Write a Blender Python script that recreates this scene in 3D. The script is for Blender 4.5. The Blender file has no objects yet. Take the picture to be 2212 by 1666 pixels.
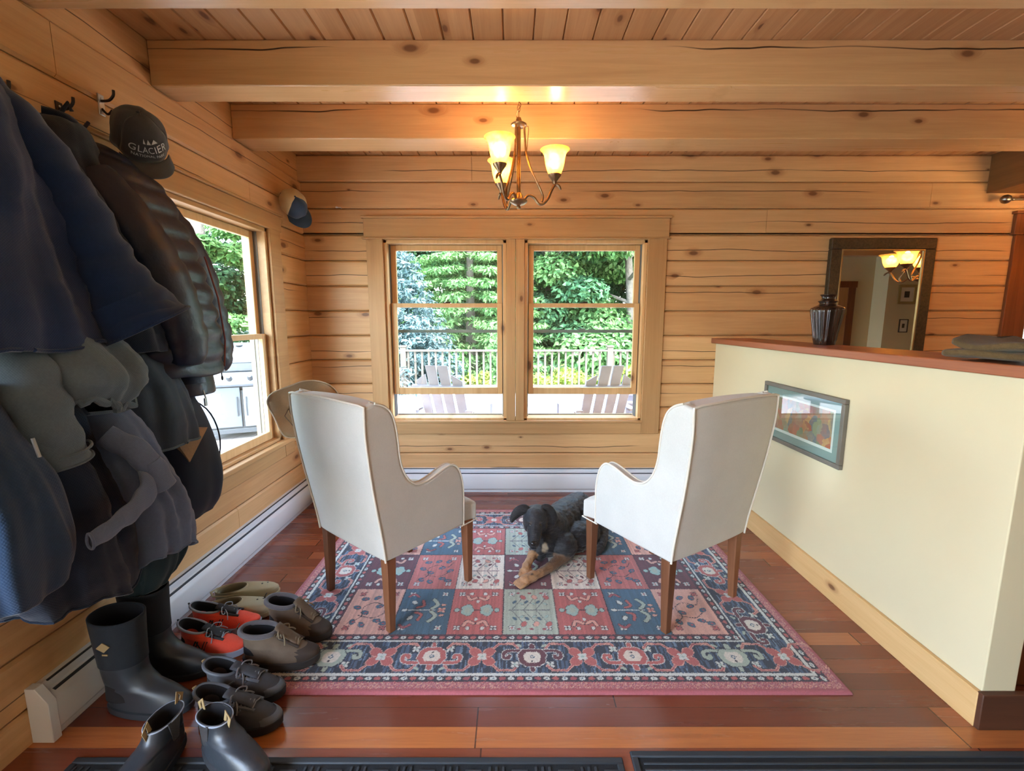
SKY, SUN, DOOR, REAR, HALL, EXPO = 3.9, 4.0, 38, .5, 12, 0.76
BULB, LAMP, LAMP2 = 45, 4, 9
import bpy, bmesh, math, random
import numpy as np
from mathutils import Vector, Matrix, noise
from math import sin, cos, pi, radians, sqrt, atan2

scene = bpy.context.scene
COL = scene.collection
random.seed(7)

# ------------------------------------------------------------------ objects
def tag(o, label=None, cat=None, group=None, kind=None):
    if label: o['label'] = label
    if cat: o['category'] = cat
    if group: o['group'] = group
    if kind: o['kind'] = kind
    return o

def thing(name, label, cat, loc=(0, 0, 0), rotz=0.0, group=None):
    o = bpy.data.objects.new(name, None)
    COL.objects.link(o)
    o.location = loc
    o.rotation_euler = (0, 0, rotz)
    o.empty_display_size = 0.05
    return tag(o, label, cat, group)

def copy_tree(o, parent=None):
    c = o.copy()
    COL.objects.link(c)
    if parent is not None:
        c.parent = parent
    for ch in [k for k in bpy.data.objects if k.parent == o]:
        copy_tree(ch, c)
    return c

class MB:
    """collects faces and builds ONE mesh"""
    def __init__(s):
        s.v = []; s.f = []; s.mi = []; s.cur = 0
    def add(s, vs, fs):
        n = len(s.v)
        s.v += [tuple(v) for v in vs]
        for f in fs:
            s.f.append(tuple(i + n for i in f)); s.mi.append(s.cur)
        return s
    def box(s, x0, x1, y0, y1, z0, z1):
        vs = [(x0,y0,z0),(x1,y0,z0),(x1,y1,z0),(x0,y1,z0),(x0,y0,z1),(x1,y0,z1),(x1,y1,z1),(x0,y1,z1)]
        return s.add(vs, [(0,3,2,1),(4,5,6,7),(0,1,5,4),(1,2,6,5),(2,3,7,6),(3,0,4,7)])
    def obox(s, c, ax, ay, az, hx, hy, hz):
        c = Vector(c); vs = []
        for k in (-1, 1):
            for (i, j) in ((-1,-1),(1,-1),(1,1),(-1,1)):
                vs.append(c + ax*hx*i + ay*hy*j + az*hz*k)
        return s.add(vs, [(0,3,2,1),(4,5,6,7),(0,1,5,4),(1,2,6,5),(2,3,7,6),(3,0,4,7)])
    def rings(s, rs, cap=True, closed=False):
        n = len(rs[0]); vs = [p for r in rs for p in r]; fs = []
        m = len(rs)
        for i in range(m if closed else m - 1):
            a = i * n; b = ((i + 1) % m) * n
            for j in range(n):
                k = (j + 1) % n
                fs.append((a + j, a + k, b + k, b + j))
        if cap and not closed:
            fs.append(tuple(range(n - 1, -1, -1)))
            fs.append(tuple((m - 1) * n + j for j in range(n)))
        return s.add(vs, fs)
    def tube(s, pts, r, n=8, cap=True, closed=False, flat=None):
        pts = [Vector(p) for p in pts]
        rs = []; m = len(pts); up = None
        for i, p in enumerate(pts):
            if closed: t = pts[(i+1) % m] - pts[i-1]
            else: t = pts[min(i+1, m-1)] - pts[max(i-1, 0)]
            if t.length < 1e-9: t = Vector((0,0,1))
            t.normalize()
            if up is None:
                up = Vector((0,0,1)) if abs(t.z) < .9 else Vector((1,0,0))
            a = (up - t * up.dot(t))
            if a.length < 1e-6: a = t.orthogonal()
            a.normalize(); b = t.cross(a); up = a
            rr = r[i] if isinstance(r, (list, tuple)) else r
            fa = flat if flat else 1.0
            rs.append([p + (a * cos(2*pi*k/n) * fa + b * sin(2*pi*k/n)) * rr for k in range(n)])
        return s.rings(rs, cap, closed)
    def lathe(s, prof, c=(0,0,0), n=24, cap=False, axis=None):
        c = Vector(c); rs = []
        for (r, z) in prof:
            rs.append([c + Vector((r*cos(2*pi*k/n), r*sin(2*pi*k/n), z)) for k in range(n)])
        return s.rings(rs, cap)
    def prism(s, poly, fn0, fn1):
        """poly list of 2D; fn maps (a,b)->3D for each side"""
        n = len(poly)
        vs = [fn0(*p) for p in poly] + [fn1(*p) for p in poly]
        fs = [tuple(range(n - 1, -1, -1)), tuple(range(n, 2*n))]
        for i in range(n):
            j = (i + 1) % n
            fs.append((i, j, n + j, n + i))
        return s.add(vs, fs)
    def ell(s, c, r, rot=None, n=16, m=10):
        c = Vector(c); rs = []
        M = rot if rot is not None else Matrix.Identity(3)
        vs = []; fs = []
        vs.append(c + M @ Vector((0,0,-r[2])))
        for i in range(1, m):
            th = -pi/2 + pi*i/m
            for k in range(n):
                vs.append(c + M @ Vector((r[0]*cos(th)*cos(2*pi*k/n), r[1]*cos(th)*sin(2*pi*k/n), r[2]*sin(th))))
        vs.append(c + M @ Vector((0,0,r[2])))
        for k in range(n): fs.append((0, 1+(k+1)%n, 1+k))
        for i in range(m-2):
            for k in range(n):
                a = 1+i*n; b = a+n
                fs.append((a+k, a+(k+1)%n, b+(k+1)%n, b+k))
        L = len(vs)-1; a = 1+(m-2)*n
        for k in range(n): fs.append((a+k, a+(k+1)%n, L))
        return s.add(vs, fs)
    def capsule(s, pts, r, n=12):
        """swept blob with rounded ends, for remeshing"""
        s.tube(pts, r, n)
        rr = r if isinstance(r, (list, tuple)) else [r]*len(pts)
        s.ell(pts[0], (rr[0],)*3, n=n, m=8); s.ell(pts[-1], (rr[-1],)*3, n=n, m=8)
        return s
    def build(s, name, mats, parent=None, smooth=False, bevel=0.0, seg=2, sub=0, angle=40, recalc=True, weld=False):
        me = bpy.data.meshes.new(name)
        me.from_pydata(s.v, [], s.f)
        if not isinstance(mats, (list, tuple)): mats = [mats]
        for m in mats: me.materials.append(m)
        if len(mats) > 1:
            for p, mi in zip(me.polygons, s.mi): p.material_index = mi
        if recalc or weld:
            bm = bmesh.new(); bm.from_mesh(me)
            if weld: bmesh.ops.remove_doubles(bm, verts=bm.verts, dist=1e-5)
            if recalc: bmesh.ops.recalc_face_normals(bm, faces=bm.faces)
            bm.to_mesh(me); bm.free()
        o = bpy.data.objects.new(name, me)
        COL.objects.link(o)
        if parent is not None: o.parent = parent
        if smooth:
            for p in me.polygons: p.use_smooth = True
            if not sub and angle < 180:
                try: me.set_sharp_from_angle(angle=radians(angle))
                except Exception: pass
        if bevel > 0:
            b = o.modifiers.new('bevel', 'BEVEL'); b.width = bevel; b.segments = seg; b.limit_method = 'ANGLE'; b.angle_limit = radians(35)
            b.harden_normals = False
            for p in me.polygons: p.use_smooth = True
            try: me.set_sharp_from_angle(angle=radians(50))
            except Exception: pass
        if sub:
            m = o.modifiers.new('sub', 'SUBSURF'); m.levels = sub; m.render_levels = sub
        return o

def blob(mb, name, mats, parent=None, voxel=0.008, smooth=6, disp=None, color=None, dec=None):
    """union of the collected closed shapes as one continuous skin"""
    me = bpy.data.meshes.new(name); me.from_pydata(mb.v, [], mb.f)
    bm = bmesh.new(); bm.from_mesh(me); bmesh.ops.recalc_face_normals(bm, faces=bm.faces); bm.to_mesh(me); bm.free()
    t = bpy.data.objects.new('tmp', me); COL.objects.link(t)
    r = t.modifiers.new('r', 'REMESH'); r.mode = 'VOXEL'; r.voxel_size = voxel; r.use_smooth_shade = True
    if smooth:
        s = t.modifiers.new('s', 'SMOOTH'); s.factor = 0.5; s.iterations = smooth
    dg = bpy.context.evaluated_depsgraph_get()
    dg.update()
    out = bpy.data.meshes.new_from_object(t.evaluated_get(dg))
    out.name = name
    bpy.data.objects.remove(t)
    n = len(out.vertices); co = np.empty(n*3, np.float32); out.vertices.foreach_get('co', co); co = co.reshape(n, 3)
    if disp is not None:
        no = np.empty(n*3, np.float32); out.vertices.foreach_get('normal', no); no = no.reshape(n, 3)
        co = disp(co, no).astype(np.float32)
        out.vertices.foreach_set('co', co.ravel())
    if color is not None:
        c = color(co)
        a = out.color_attributes.new('Col', 'FLOAT_COLOR', 'POINT')
        a.data.foreach_set('color', np.concatenate([c, np.ones((n, 1))], 1).astype(np.float32).ravel())
    out.materials.clear()
    if not isinstance(mats, (list, tuple)): mats = [mats]
    for m in mats: out.materials.append(m)
    out.polygons.foreach_set('use_smooth', [True]*len(out.polygons))
    out.update()
    o = bpy.data.objects.new(name, out); COL.objects.link(o)
    if parent is not None: o.parent = parent
    return o

def struct(o, label=None):
    o['kind'] = 'structure'
    if label: o['label'] = label
    return o

def spline(pts, n=8, closed=False):
    """Catmull-Rom through points (any dimension)"""
    P = [np.array(p, float) for p in pts]; m = len(P); out = []
    rng = range(m if closed else m - 1)
    for i in rng:
        if closed: a, b, c, d = P[i-1], P[i], P[(i+1) % m], P[(i+2) % m]
        else: a, b, c, d = P[max(i-1, 0)], P[i], P[i+1], P[min(i+2, m-1)]
        for k in range(n):
            t = k / n
            out.append(0.5*((2*b) + (c-a)*t + (2*a-5*b+4*c-d)*t*t + (3*b-a-3*c+d)*t**3))
    if not closed: out.append(P[-1])
    return out

# ------------------------------------------------------------------ materials
def lin(c):
    return tuple((x/12.92 if x <= .04045 else ((x+.055)/1.055)**2.4) for x in c)
def rgb(r, g, b): return lin((r/255, g/255, b/255)) + (1.0,)

class E:
    """tiny expression layer over math nodes"""
    nt = None
    def __init__(s, sock): s.s = sock
    @staticmethod
    def m(op, *a, clamp=False):
        n = E.nt.nodes.new('ShaderNodeMath'); n.operation = op; n.use_clamp = clamp
        for i, x in enumerate(a):
            if isinstance(x, E): E.nt.links.new(x.s, n.inputs[i])
            else: n.inputs[i].default_value = x
        return E(n.outputs[0])
    def __add__(s, o): return E.m('ADD', s, o)
    __radd__ = __add__
    def __sub__(s, o): return E.m('SUBTRACT', s, o)
    def __rsub__(s, o): return E.m('SUBTRACT', o, s)
    def __mul__(s, o): return E.m('MULTIPLY', s, o)
    __rmul__ = __mul__
    def __truediv__(s, o): return E.m('DIVIDE', s, o)
    def floor(s): return E.m('FLOOR', s)
    def fract(s): return E.m('FRACT', s)
    def abs(s): return E.m('ABSOLUTE', s)
    def gt(s, o): return E.m('GREATER_THAN', s, o)
    def lt(s, o): return E.m('LESS_THAN', s, o)
    def step(s, a, b):
        n = E.nt.nodes.new('ShaderNodeMapRange'); n.interpolation_type = 'SMOOTHSTEP'
        E.nt.links.new(s.s, n.inputs[0]); n.inputs[1].default_value = a; n.inputs[2].default_value = b
        n.inputs[3].default_value = 0; n.inputs[4].default_value = 1
        return E(n.outputs[0])

def new_mat(name):
    m = bpy.data.materials.new(name); m.use_nodes = True
    nt = m.node_tree; nt.nodes.clear(); E.nt = nt
    out = nt.nodes.new('ShaderNodeOutputMaterial'); b = nt.nodes.new('ShaderNodeBsdfPrincipled')
    nt.links.new(b.outputs[0], out.inputs[0])
    return m, nt, b
def N(t): return E.nt.nodes.new(t)
def lk(a, b): E.nt.links.new(a.s if isinstance(a, E) else a, b)
def pos(kind='Object'):
    tc = N('ShaderNodeTexCoord'); sp = N('ShaderNodeSeparateXYZ'); lk(tc.outputs[kind], sp.inputs[0])
    return E(sp.outputs[0]), E(sp.outputs[1]), E(sp.outputs[2])
def vec(x, y, z):
    c = N('ShaderNodeCombineXYZ')
    for i, q in enumerate((x, y, z)):
        if isinstance(q, E): lk(q, c.inputs[i])
        else: c.inputs[i].default_value = q
    return c.outputs[0]
def noi(v, scale=1, detail=3, rough=.55, dist=0, out=0):
    n = N('ShaderNodeTexNoise'); n.inputs['Scale'].default_value = scale; n.inputs['Detail'].default_value = detail
    n.inputs['Roughness'].default_value = rough; n.inputs['Distortion'].default_value = dist
    if v is not None: lk(v, n.inputs['Vector'])
    return E(n.outputs[out])
def wn(v):
    n = N('ShaderNodeTexWhiteNoise'); n.noise_dimensions = '3D'; lk(v, n.inputs[0]); return E(n.outputs[0])
def vor(v, scale=1, rnd=1.0, feat='F1'):
    n = N('ShaderNodeTexVoronoi'); n.feature = feat; n.inputs['Scale'].default_value = scale; n.inputs['Randomness'].default_value = rnd
    lk(v, n.inputs['Vector']); return n
def ramp(f, stops, interp='LINEAR'):
    n = N('ShaderNodeValToRGB'); lk(f, n.inputs[0]); r = n.color_ramp; r.interpolation = interp
    while len(r.elements) > 1: r.elements.remove(r.elements[-1])
    r.elements[0].position = stops[0][0]; r.elements[0].color = stops[0][1]
    for p, c in stops[1:]:
        e = r.elements.new(p); e.color = c
    return n.outputs[0]
def mix(f, a, b, mode='MIX'):
    n = N('ShaderNodeMix'); n.data_type = 'RGBA'; n.blend_type = mode
    if isinstance(f, (int, float)): n.inputs[0].default_value = f
    else: lk(f, n.inputs[0])
    for s, q in ((6, a), (7, b)):
        if isinstance(q, tuple): n.inputs[s].default_value = q
        else: lk(q, n.inputs[s])
    return n.outputs[2]
def bump(b, h, strength=.3, dist=.01):
    n = N('ShaderNodeBump'); n.inputs['Strength'].default_value = strength; n.inputs['Distance'].default_value = dist
    lk(h, n.inputs['Height']); lk(n.outputs[0], b.inputs['Normal'])

def simple(name, col, rough=.6, metal=0, spec=.5, bumps=None, var=None, coat=0, sheen=0, sss=0, emit=None, estr=0):
    m, nt, b = new_mat(name)
    b.inputs['Roughness'].default_value = rough; b.inputs['Metallic'].default_value = metal
    b.inputs['Specular IOR Level'].default_value = spec
    b.inputs['Coat Weight'].default_value = coat; b.inputs['Coat Roughness'].default_value = .15
    b.inputs['Sheen Weight'].default_value = sheen; b.inputs['Sheen Roughness'].default_value = .6
    tc = N('ShaderNodeTexCoord')
    if var:
        sc, amt = var
        f = noi(tc.outputs['Object'], sc, 4)
        d = tuple(max(0, c*(1-amt)) for c in col[:3]) + (1,); l = tuple(min(1, c*(1+amt)) for c in col[:3]) + (1,)
        lk(ramp(f, [(.3, d), (.7, l)]), b.inputs['Base Color'])
    else: b.inputs['Base Color'].default_value = col
    if bumps:
        f = noi(tc.outputs['Object'], bumps[0], 3); bump(b, f, bumps[1], bumps[2] if len(bumps) > 2 else .01)
    if emit: b.inputs['Emission Color'].default_value = emit; b.inputs['Emission Strength'].default_value = estr
    return m

def fabric(name, col, scale=900, strength=.25, var=.12, sheen=.3, rough=.9, big=6):
    m, nt, b = new_mat(name)
    x, y, z = pos(); v = vec(x, y, z)
    f = noi(v, big, 4); g = noi(v, 160, 2)
    d = tuple(c*(1-var) for c in col[:3]) + (1,); l = tuple(min(1, c*(1+var)) for c in col[:3]) + (1,)
    c = ramp(f*.6+g*.4, [(.35, d), (.65, l)])
    lk(c, b.inputs['Base Color']); b.inputs['Roughness'].default_value = rough
    b.inputs['Sheen Weight'].default_value = sheen
    b.inputs['Specular IOR Level'].default_value = .2
    w = E.m('SINE', (x+y)*scale) * E.m('SINE', z*scale)
    bump(b, w*.4 + g, strength, .0015)
    return m

def pine(name, axis='x', pitch=.2, z0=.125, light=(222,172,118), dark=(184,128,78), knots=1.0, checks=1.0, rough=.38, seed=0.0, across='z', sat=1.0, knot_sc=1.0):
    """knotty varnished pine; axis = grain direction, across = direction that counts courses"""
    m, nt, b = new_mat(name)
    x, y, z = pos()
    A = {'x': x, 'y': y, 'z': z}
    a = A[axis]; c = A[across]; o = A[[k for k in 'xyz' if k not in (axis, across)][0]]
    row = ((c - z0)/pitch).floor(); fr = ((c - z0)/pitch).fract()
    hsh = wn(vec(row, seed, 3.1))
    v = vec(a*1.0 + hsh*37, c*1.0 + row*.31, o + seed)
    # swirl of grain round knots
    kv = vec((a + hsh*11)*3.0*knot_sc, c*6.5*knot_sc + seed*3, 0.0)
    vo = vor(kv, 1, 1.0); vo.voronoi_dimensions = '2D'; kd = E(vo.outputs['Distance']); kcn = N('ShaderNodeSeparateColor'); lk(vo.outputs['Color'], kcn.inputs[0])
    pres = E(kcn.outputs[0]).gt(1 - .30*knots) 
    sz = E(kcn.outputs[1])*.10 + .035
    knot = (1.0 - (kd / sz).step(.55, 1.15)) * pres
    ring = (1.0 - (kd / sz).step(.9, 2.6)) * pres
    g1 = noi(vec(a*1.3 + hsh*17, c*26 + ring*2.0, o*26), 1, 6, .6, .6)
    g2 = noi(vec(a*5 + hsh*9, c*150 + ring*4, o*150), 1, 3, .6)
    big = noi(vec(a*.8 + hsh*29, c*2.2, o*2), 1, 2)
    t = g1*.55 + g2*.2 + big*.35 + hsh*.22 - .16
    L = rgb(*light); D = rgb(*dark)
    M = tuple((p+q)/2 for p, q in zip(L, D))
    col = ramp(t, [(.3, L), (.5, M), (.72, D)])
    col = mix(ring*.45, col, rgb(150, 92, 48))
    col = mix(knot*.75, col, rgb(96, 54, 32))
    crack = None
    if checks > 0:
        wob = noi(vec(a*1.1 + hsh*50, row, seed), 1, 3)
        ctr = hsh*.5 + .25 + (wob - .5)*.35
        pr = noi(vec(a*.55 + hsh*71, row*3.3, seed+5), 1, 1).step(.455, .52)
        wid = pr*.0125 + .0001
        crack = (1.0 - ((fr - ctr).abs() / wid).step(.6, 1.2)) * pr * checks
        col = mix(crack*.95, col, rgb(46, 26, 12))
    lk(col, b.inputs['Base Color'])
    lk(g1*.15 + rough - .05, b.inputs['Roughness'])
    h = g1*.5 + g2*.2 - knot*.3
    if crack is not None: h = h - crack*3
    bump(b, h, .22, .004)
    b.inputs['Specular IOR Level'].default_value = .4
    return m

def lamp(name, kind, loc, energy, color, rot=(0,0,0), size=.1, sizey=None, angle=None):
    l = bpy.data.lights.new(name, kind); l.energy = energy; l.color = color
    if kind == 'AREA':
        l.size = size
        if sizey: l.shape = 'RECTANGLE'; l.size_y = sizey
    elif kind == 'POINT': l.shadow_soft_size = size
    elif kind == 'SUN': l.angle = angle or radians(1)
    ob = bpy.data.objects.new(name, l); COL.objects.link(ob); ob.location = loc; ob.rotation_euler = rot
    return ob
# ================================================================== SETTING
XL, YB, ZC = -1.66, 3.731, 2.726
YR = -1.6      # rear wall
XE = 9.0       # far right end of the hall
Z0 = .125; PITCH = .2

M_logb = pine('pine_log_back', 'x', PITCH, Z0, (228,183,130), (198,149,99), 1.0, 1.0, .4, 0.0)
M_logl = pine('pine_log_left', 'y', PITCH, Z0, (228,183,130), (198,149,99), 1.0, .8, .4, 4.0)
M_beam = pine('pine_beam', 'x', .3, 2.5, (228,184,130), (200,152,102), .8, 1.0, .27, 8.0, knot_sc=.9)
M_header = pine('pine_header_shaded', 'y', .6, 2.2, (128,88,50), (98,64,36), .4, .5, .5, 9.0)  # darker wood tone carries the header's shade in its colour
M_ceil = pine('pine_ceiling', 'y', .137, 0.0, (214,166,116), (186,136,88), .7, 0, .5, 12.0, across='x', knot_sc=1.2)
M_case = pine('pine_casing_vertical', 'z', .3, 0, (202,158,108), (176,132,86), .25, 0, .42, 15.0, across='x')
M_caseh = pine('pine_casing_horizontal', 'x', .3, 0, (202,158,108), (176,132,86), .25, 0, .42, 16.0)
M_casel = pine('pine_casing_depth', 'y', .3, 0, (204,160,108), (178,134,86), .25, 0, .42, 17.0)
M_sash = pine('pine_sash', 'z', .3, 0, (226,186,134), (200,154,102), .1, 0, .4, 18.0, across='x')
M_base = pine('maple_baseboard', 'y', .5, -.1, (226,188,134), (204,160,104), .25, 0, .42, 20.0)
M_capw = pine('cherry_cap', 'y', .5, 0, (164,98,66), (120,64,44), .05, 0, .35, 21.0)
M_stainx = pine('stained_casing', 'z', .4, 0, (140,84,48), (104,58,32), .1, 0, .5, 23.0, across='x')
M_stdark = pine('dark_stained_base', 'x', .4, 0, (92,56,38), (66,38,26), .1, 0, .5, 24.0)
M_cream = simple('cream_drywall', rgb(216, 202, 166), .75, bumps=(220, .12, .002), var=(1.5, .03))
M_gap = simple('dark_groove', rgb(40, 24, 14), .95)
M_white = simple('white_enamel', rgb(226, 230, 236), .35)
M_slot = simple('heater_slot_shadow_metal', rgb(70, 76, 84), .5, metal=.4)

def floor_mat():
    m, nt, b = new_mat('cherry_plank_floor')
    x, y, z = pos()
    W = .0825
    r = ((y - .031)/W).floor(); fy = ((y - .031)/W).fract()
    off = wn(vec(r, 1.7, 0.3))
    L = 1.7
    sx = (x/L + off*5.0); seg = sx.floor(); fx = sx.fract()
    h = wn(vec(r, seg, 2.2)); h2 = wn(vec(seg, r, 9.2))
    g = noi(vec(x*1.6 + h*41, y*30 + h*7, 0), 1, 6, .62, .5)
    g2 = noi(vec(x*9 + h*3, y*190, 0), 1, 3)
    base = ramp(h, [(0, rgb(112,54,38)), (.3, rgb(128,64,44)), (.6, rgb(142,74,50)), (.85, rgb(154,84,56)), (.97, rgb(176,104,66)), (1, rgb(186,114,72))])
    orange = (r - 16.0).abs().lt(.5)
    base = mix(orange*.85, base, rgb(200,122,66))
    col = mix((g*.7 + g2*.3).step(.3, .75)*.35, base, rgb(84,38,28), 'MIX')
    gap = E.m('MAXIMUM', (fy - .5).abs().gt(.492), (fx - .5).abs().gt(.4985))
    col = mix(gap*.8, col, rgb(30,12,8))
    lk(col, b.inputs['Base Color'])
    lk(g*.12 + .2, b.inputs['Roughness'])
    b.inputs['Coat Weight'].default_value = .4; b.inputs['Coat Roughness'].default_value = .16
    bump(b, g*.3 + noi(vec(x*3, y*3, 0), 1, 2)*.8 - gap*1.5, .12, .004)
    return m
M_floor = floor_mat()

# ---- floor
fl = MB(); fl.box(XL-.4, XE+.2, YR-.2, YB+.3, -.1, 0)
struct(fl.build('floor', M_floor), 'glossy red-brown hardwood plank floor')

# ---- log walls: every course a chamfered timber
def log_wall(name, mat, axis, plane, thick, a0, a1, openings, joints, z_lo=-.075, z_top=2.53, inward=-1):
    mb = MB(); k = 0
    zs = []; z = z_lo
    while z < z_top - .01:
        zs.append((z, min(z + PITCH, z_top))); z += PITCH
    for (z0, z1) in zs:
        # horizontal intervals left of openings; a course is cut vertically where an opening edge crosses it
        cuts = sorted(set([z0, z1] + [q for op in openings for q in (op[2], op[3]) if z0 < q < z1]))
        for zi, (c0, c1) in enumerate(zip(cuts[:-1], cuts[1:])):
            iv = [(a0, a1)]
            for (p, q, r, s_) in openings:
                if c0 >= r - 1e-6 and c1 <= s_ + 1e-6:
                    iv = [w for (u, v) in iv for w in ((u, min(v, p)), (max(u, q), v)) if w[1] - w[0] > .001]
            js = [j for (j, jz) in joints if z0 < jz < z1]
            for (u, v) in iv:
                pts = [u] + [j for j in js if u < j < v] + [v]
                for (s0, s1) in zip(pts[:-1], pts[1:]):
                    ch = .011; g = .0024
                    e0 = c0 + (g if c0 == z0 else 0); e1 = c1 - (g if c1 == z1 else 0)
                    lo = ch if c0 == z0 else 0; hi = ch if c1 == z1 else 0
                    f0 = plane; f1 = plane + thick   # f0 = room face
                    d = inward; fm = plane + thick*.35
                    prof = [(f0 + (-d)*(.011 if lo else 0), e0), (f0, e0 + lo + 1e-4), (f0, e1 - hi - 1e-4), (f0 + (-d)*(.011 if hi else 0), e1), (fm, e1), (fm, c1), (f1, c1), (f1, c0), (fm, c0), (fm, e0)]
                    jg = .0012 if js else 0
                    if s0 != u and axis == 'x': mb.box(s0-.004, s0+.004, plane+.010, plane+.05, c0+.001, c1-.001)
                    elif s0 != u: mb.box(XL-.05, XL-.010, s0-.004, s0+.004, c0+.001, c1-.001)
                    if axis == 'x': mb.prism(prof, lambda p, q, S=s0+jg: (S, p, q), lambda p, q, S=s1-jg: (S, p, q))
                    else: mb.prism(prof, lambda p, q, S=s0+jg: (p, S, q), lambda p, q, S=s1-jg: (p, S, q))
    return mb

W2 = (-1.03, -.045, .615, 2.085); W3 = (.10, 1.085, .615, 2.085)
WR = (4.17, 5.25, .95, 2.13)
opens = [(W2[0], W3[1], .615, 2.085), WR]
mb = log_wall('wall_back', M_logb, 'x', YB, .16, XL-.16, XE, opens,
              [(.335-.65, 2.63), (2.02, 2.25), (3.30, 2.45), (-.3, 1.0), (-1.35, .25), (2.9, 1.05)], z_top=2.73)
struct(mb.build('wall_back', M_logb), 'back wall of knotty pine log courses')
# left wall with window, and a glazed door opening behind the camera
WL = (1.99, 3.17, .60, 2.065); WD = (-1.35, .45, .0, 2.08)
mb = log_wall('wall_left', M_logl, 'y', XL, -.16, YR-.2, YB, [WL, WD], [(1.79, 2.43), (2.6, .25), (3.0, 2.25)], inward=1)
# ledge: blocking above the top log is set back a little
mb2 = MB(); mb2.v = mb.v; mb2.f = mb.f; mb2.mi = mb.mi
mb2.box(XL-.16, XL-.022, YR-.2, YB, 2.53, ZC)
struct(mb2.build('wall_left', M_logl), 'left wall of knotty pine log courses')

# ---- ceiling boards running away from the camera
mb = MB()
x = XL-.16; i = 0
while x < XE:
    ch = .006; w = .137
    prof = [(x+.001, ZC+.008), (x+ch, ZC), (x+w-ch, ZC), (x+w-.001, ZC+.008), (x+w-.001, ZC+.04), (x+.001, ZC+.04)]
    mb.prism(prof, lambda p, q: (p, YR-.2, q), lambda p, q: (p, YB+.16, q)); x += w
mb.box(XL-.16, XE, YR-.2, YB+.16, ZC+.041, ZC+.09)
struct(mb.build('ceiling', M_ceil), 'pine board ceiling above the beams')
# roof outside, out of view; eaves added to block direct sun
rf = MB(); rf.box(XL-1.0, XE+.2, YR-.6, YB+1.15, ZC+.1, ZC+.25)
rf.box(XL-1.02, XE+.2, YB+1.15, YB+1.18, ZC+.02, ZC+.3); rf.box(XL-1.03, XL-1.0, YR-.6, YB+1.18, ZC+.02, ZC+.3)
struct(rf.build('roof', simple('soffit_paint', rgb(170,160,140), .8)), 'unseen roof with eaves added as a sun block')

# ---- beams
def beam(y0, y1, z0=2.53, z1=ZC, x0=XL-.02, x1=XE):
    return MB().box(x0, x1, y0, y1, z0, z1).build('ceiling_beam', M_beam, bevel=.006)
for (a, b_, lab) in ((1.585, 1.757, 'nearest pine ceiling beam at the top edge of the view'),
                     (2.277, 2.438, 'large pine ceiling beam in front of the chandelier'),
                     (2.899, 3.105, 'pine ceiling beam behind the chandelier'),
                     (.88, 1.05, 'pine ceiling beam over the camera'), (.2, .37, 'pine ceiling beam behind the camera'), (-.6, -.43, 'pine ceiling beam near the rear wall')):
    struct(beam(a, b_), lab)
struct(MB().box(3.73, 4.1, 1.76, YB, 2.438, ZC).build('ceiling_header', M_header, bevel=.004), 'pine header with painted-in shade, crossing under the beams at the right')

# ---- half wall, its cap and baseboard
XH0, XH1, YH = 1.68, 1.80, 1.44
struct(MB().box(XH0, XH1, YH, YB, 0, 1.262).build('wall_right', M_cream, bevel=.004), 'cream painted half wall')
struct(MB().box(1.64, 1.97, YH-.03, YB, 1.264, 1.304).build('trim_1', M_capw, bevel=.005), 'red-brown wooden cap of the half wall')
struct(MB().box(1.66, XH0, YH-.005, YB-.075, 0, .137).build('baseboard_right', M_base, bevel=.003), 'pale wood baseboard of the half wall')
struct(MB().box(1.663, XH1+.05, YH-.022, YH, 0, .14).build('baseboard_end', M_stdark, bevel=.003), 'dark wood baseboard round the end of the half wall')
# stair side beyond the half wall
struct(MB().box(1.885, 2.1, 1.62, 1.82, 0, 1.2).build('newel_post', M_stainx, bevel=.004), 'dark stained post behind the half wall')

# ---- rear wall and hall (seen only in the mirror)
mb = MB()
mb.box(XL-.16, 7.05, YR-.15, YR, 0, ZC)
mb.box(7.05, XE, YR-.15, YR+.35, 0, ZC)
struct(mb.build('wall_rear', M_cream), 'cream rear wall')
struct(MB().box(XE, XE+.15, YR-.2, YB, 0, ZC).build('wall_far', M_cream), 'cream far wall of the hall')

# ---- base heaters
def heater_profile(d=.07, h=.2):
    # (distance from wall, height)
    return [(0, .0), (0, h), (.022, h), (.03, h-.006), (.034, h-.02), (.034, h-.03), (d-.012, h-.042), (d, h-.062), (d, .035), (d-.012, .022), (d-.012, 0.0)]
def heater(name, label, p0, p1, side):
    t = thing(name, label, 'baseboard heater', (p0[0], p0[1], 0), 0)
    def fn(axis_val):
        return (lambda p, q: (p, axis_val, q)) if side == 'left' else (lambda p, q: (axis_val, -p, q))
    pr = heater_profile()
    L = (p1[1]-p0[1]) if side == 'left' else (p1[0]-p0[0])
    MB().prism(pr, fn(.02), fn(L-.02)).build('cover', M_white, t, bevel=.002)
    # recess slots and end caps
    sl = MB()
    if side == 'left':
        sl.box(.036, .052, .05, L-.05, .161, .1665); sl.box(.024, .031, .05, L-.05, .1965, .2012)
        e = MB(); e2 = MB(); cap = [(0,0),(0,.206),(.035,.206),(.074,.148),(.074,.0)]
        e.prism(cap, fn(0), fn(.03)); e2.prism(cap, fn(L-.03), fn(L))
    else:
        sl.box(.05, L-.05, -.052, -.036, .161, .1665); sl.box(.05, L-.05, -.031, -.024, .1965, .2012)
        e = MB(); e2 = MB(); cap = [(0,0),(0,.206),(.035,.206),(.074,.148),(.074,.0)]
        e.prism(cap, fn(0), fn(.03)); e2.prism(cap, fn(L-.03), fn(L))
    sl.build('slot', M_slot, t)
    e.build('end_cap', M_white, t, bevel=.002); e2.build('end_cap', M_white, t, bevel=.002)
    return t
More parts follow.
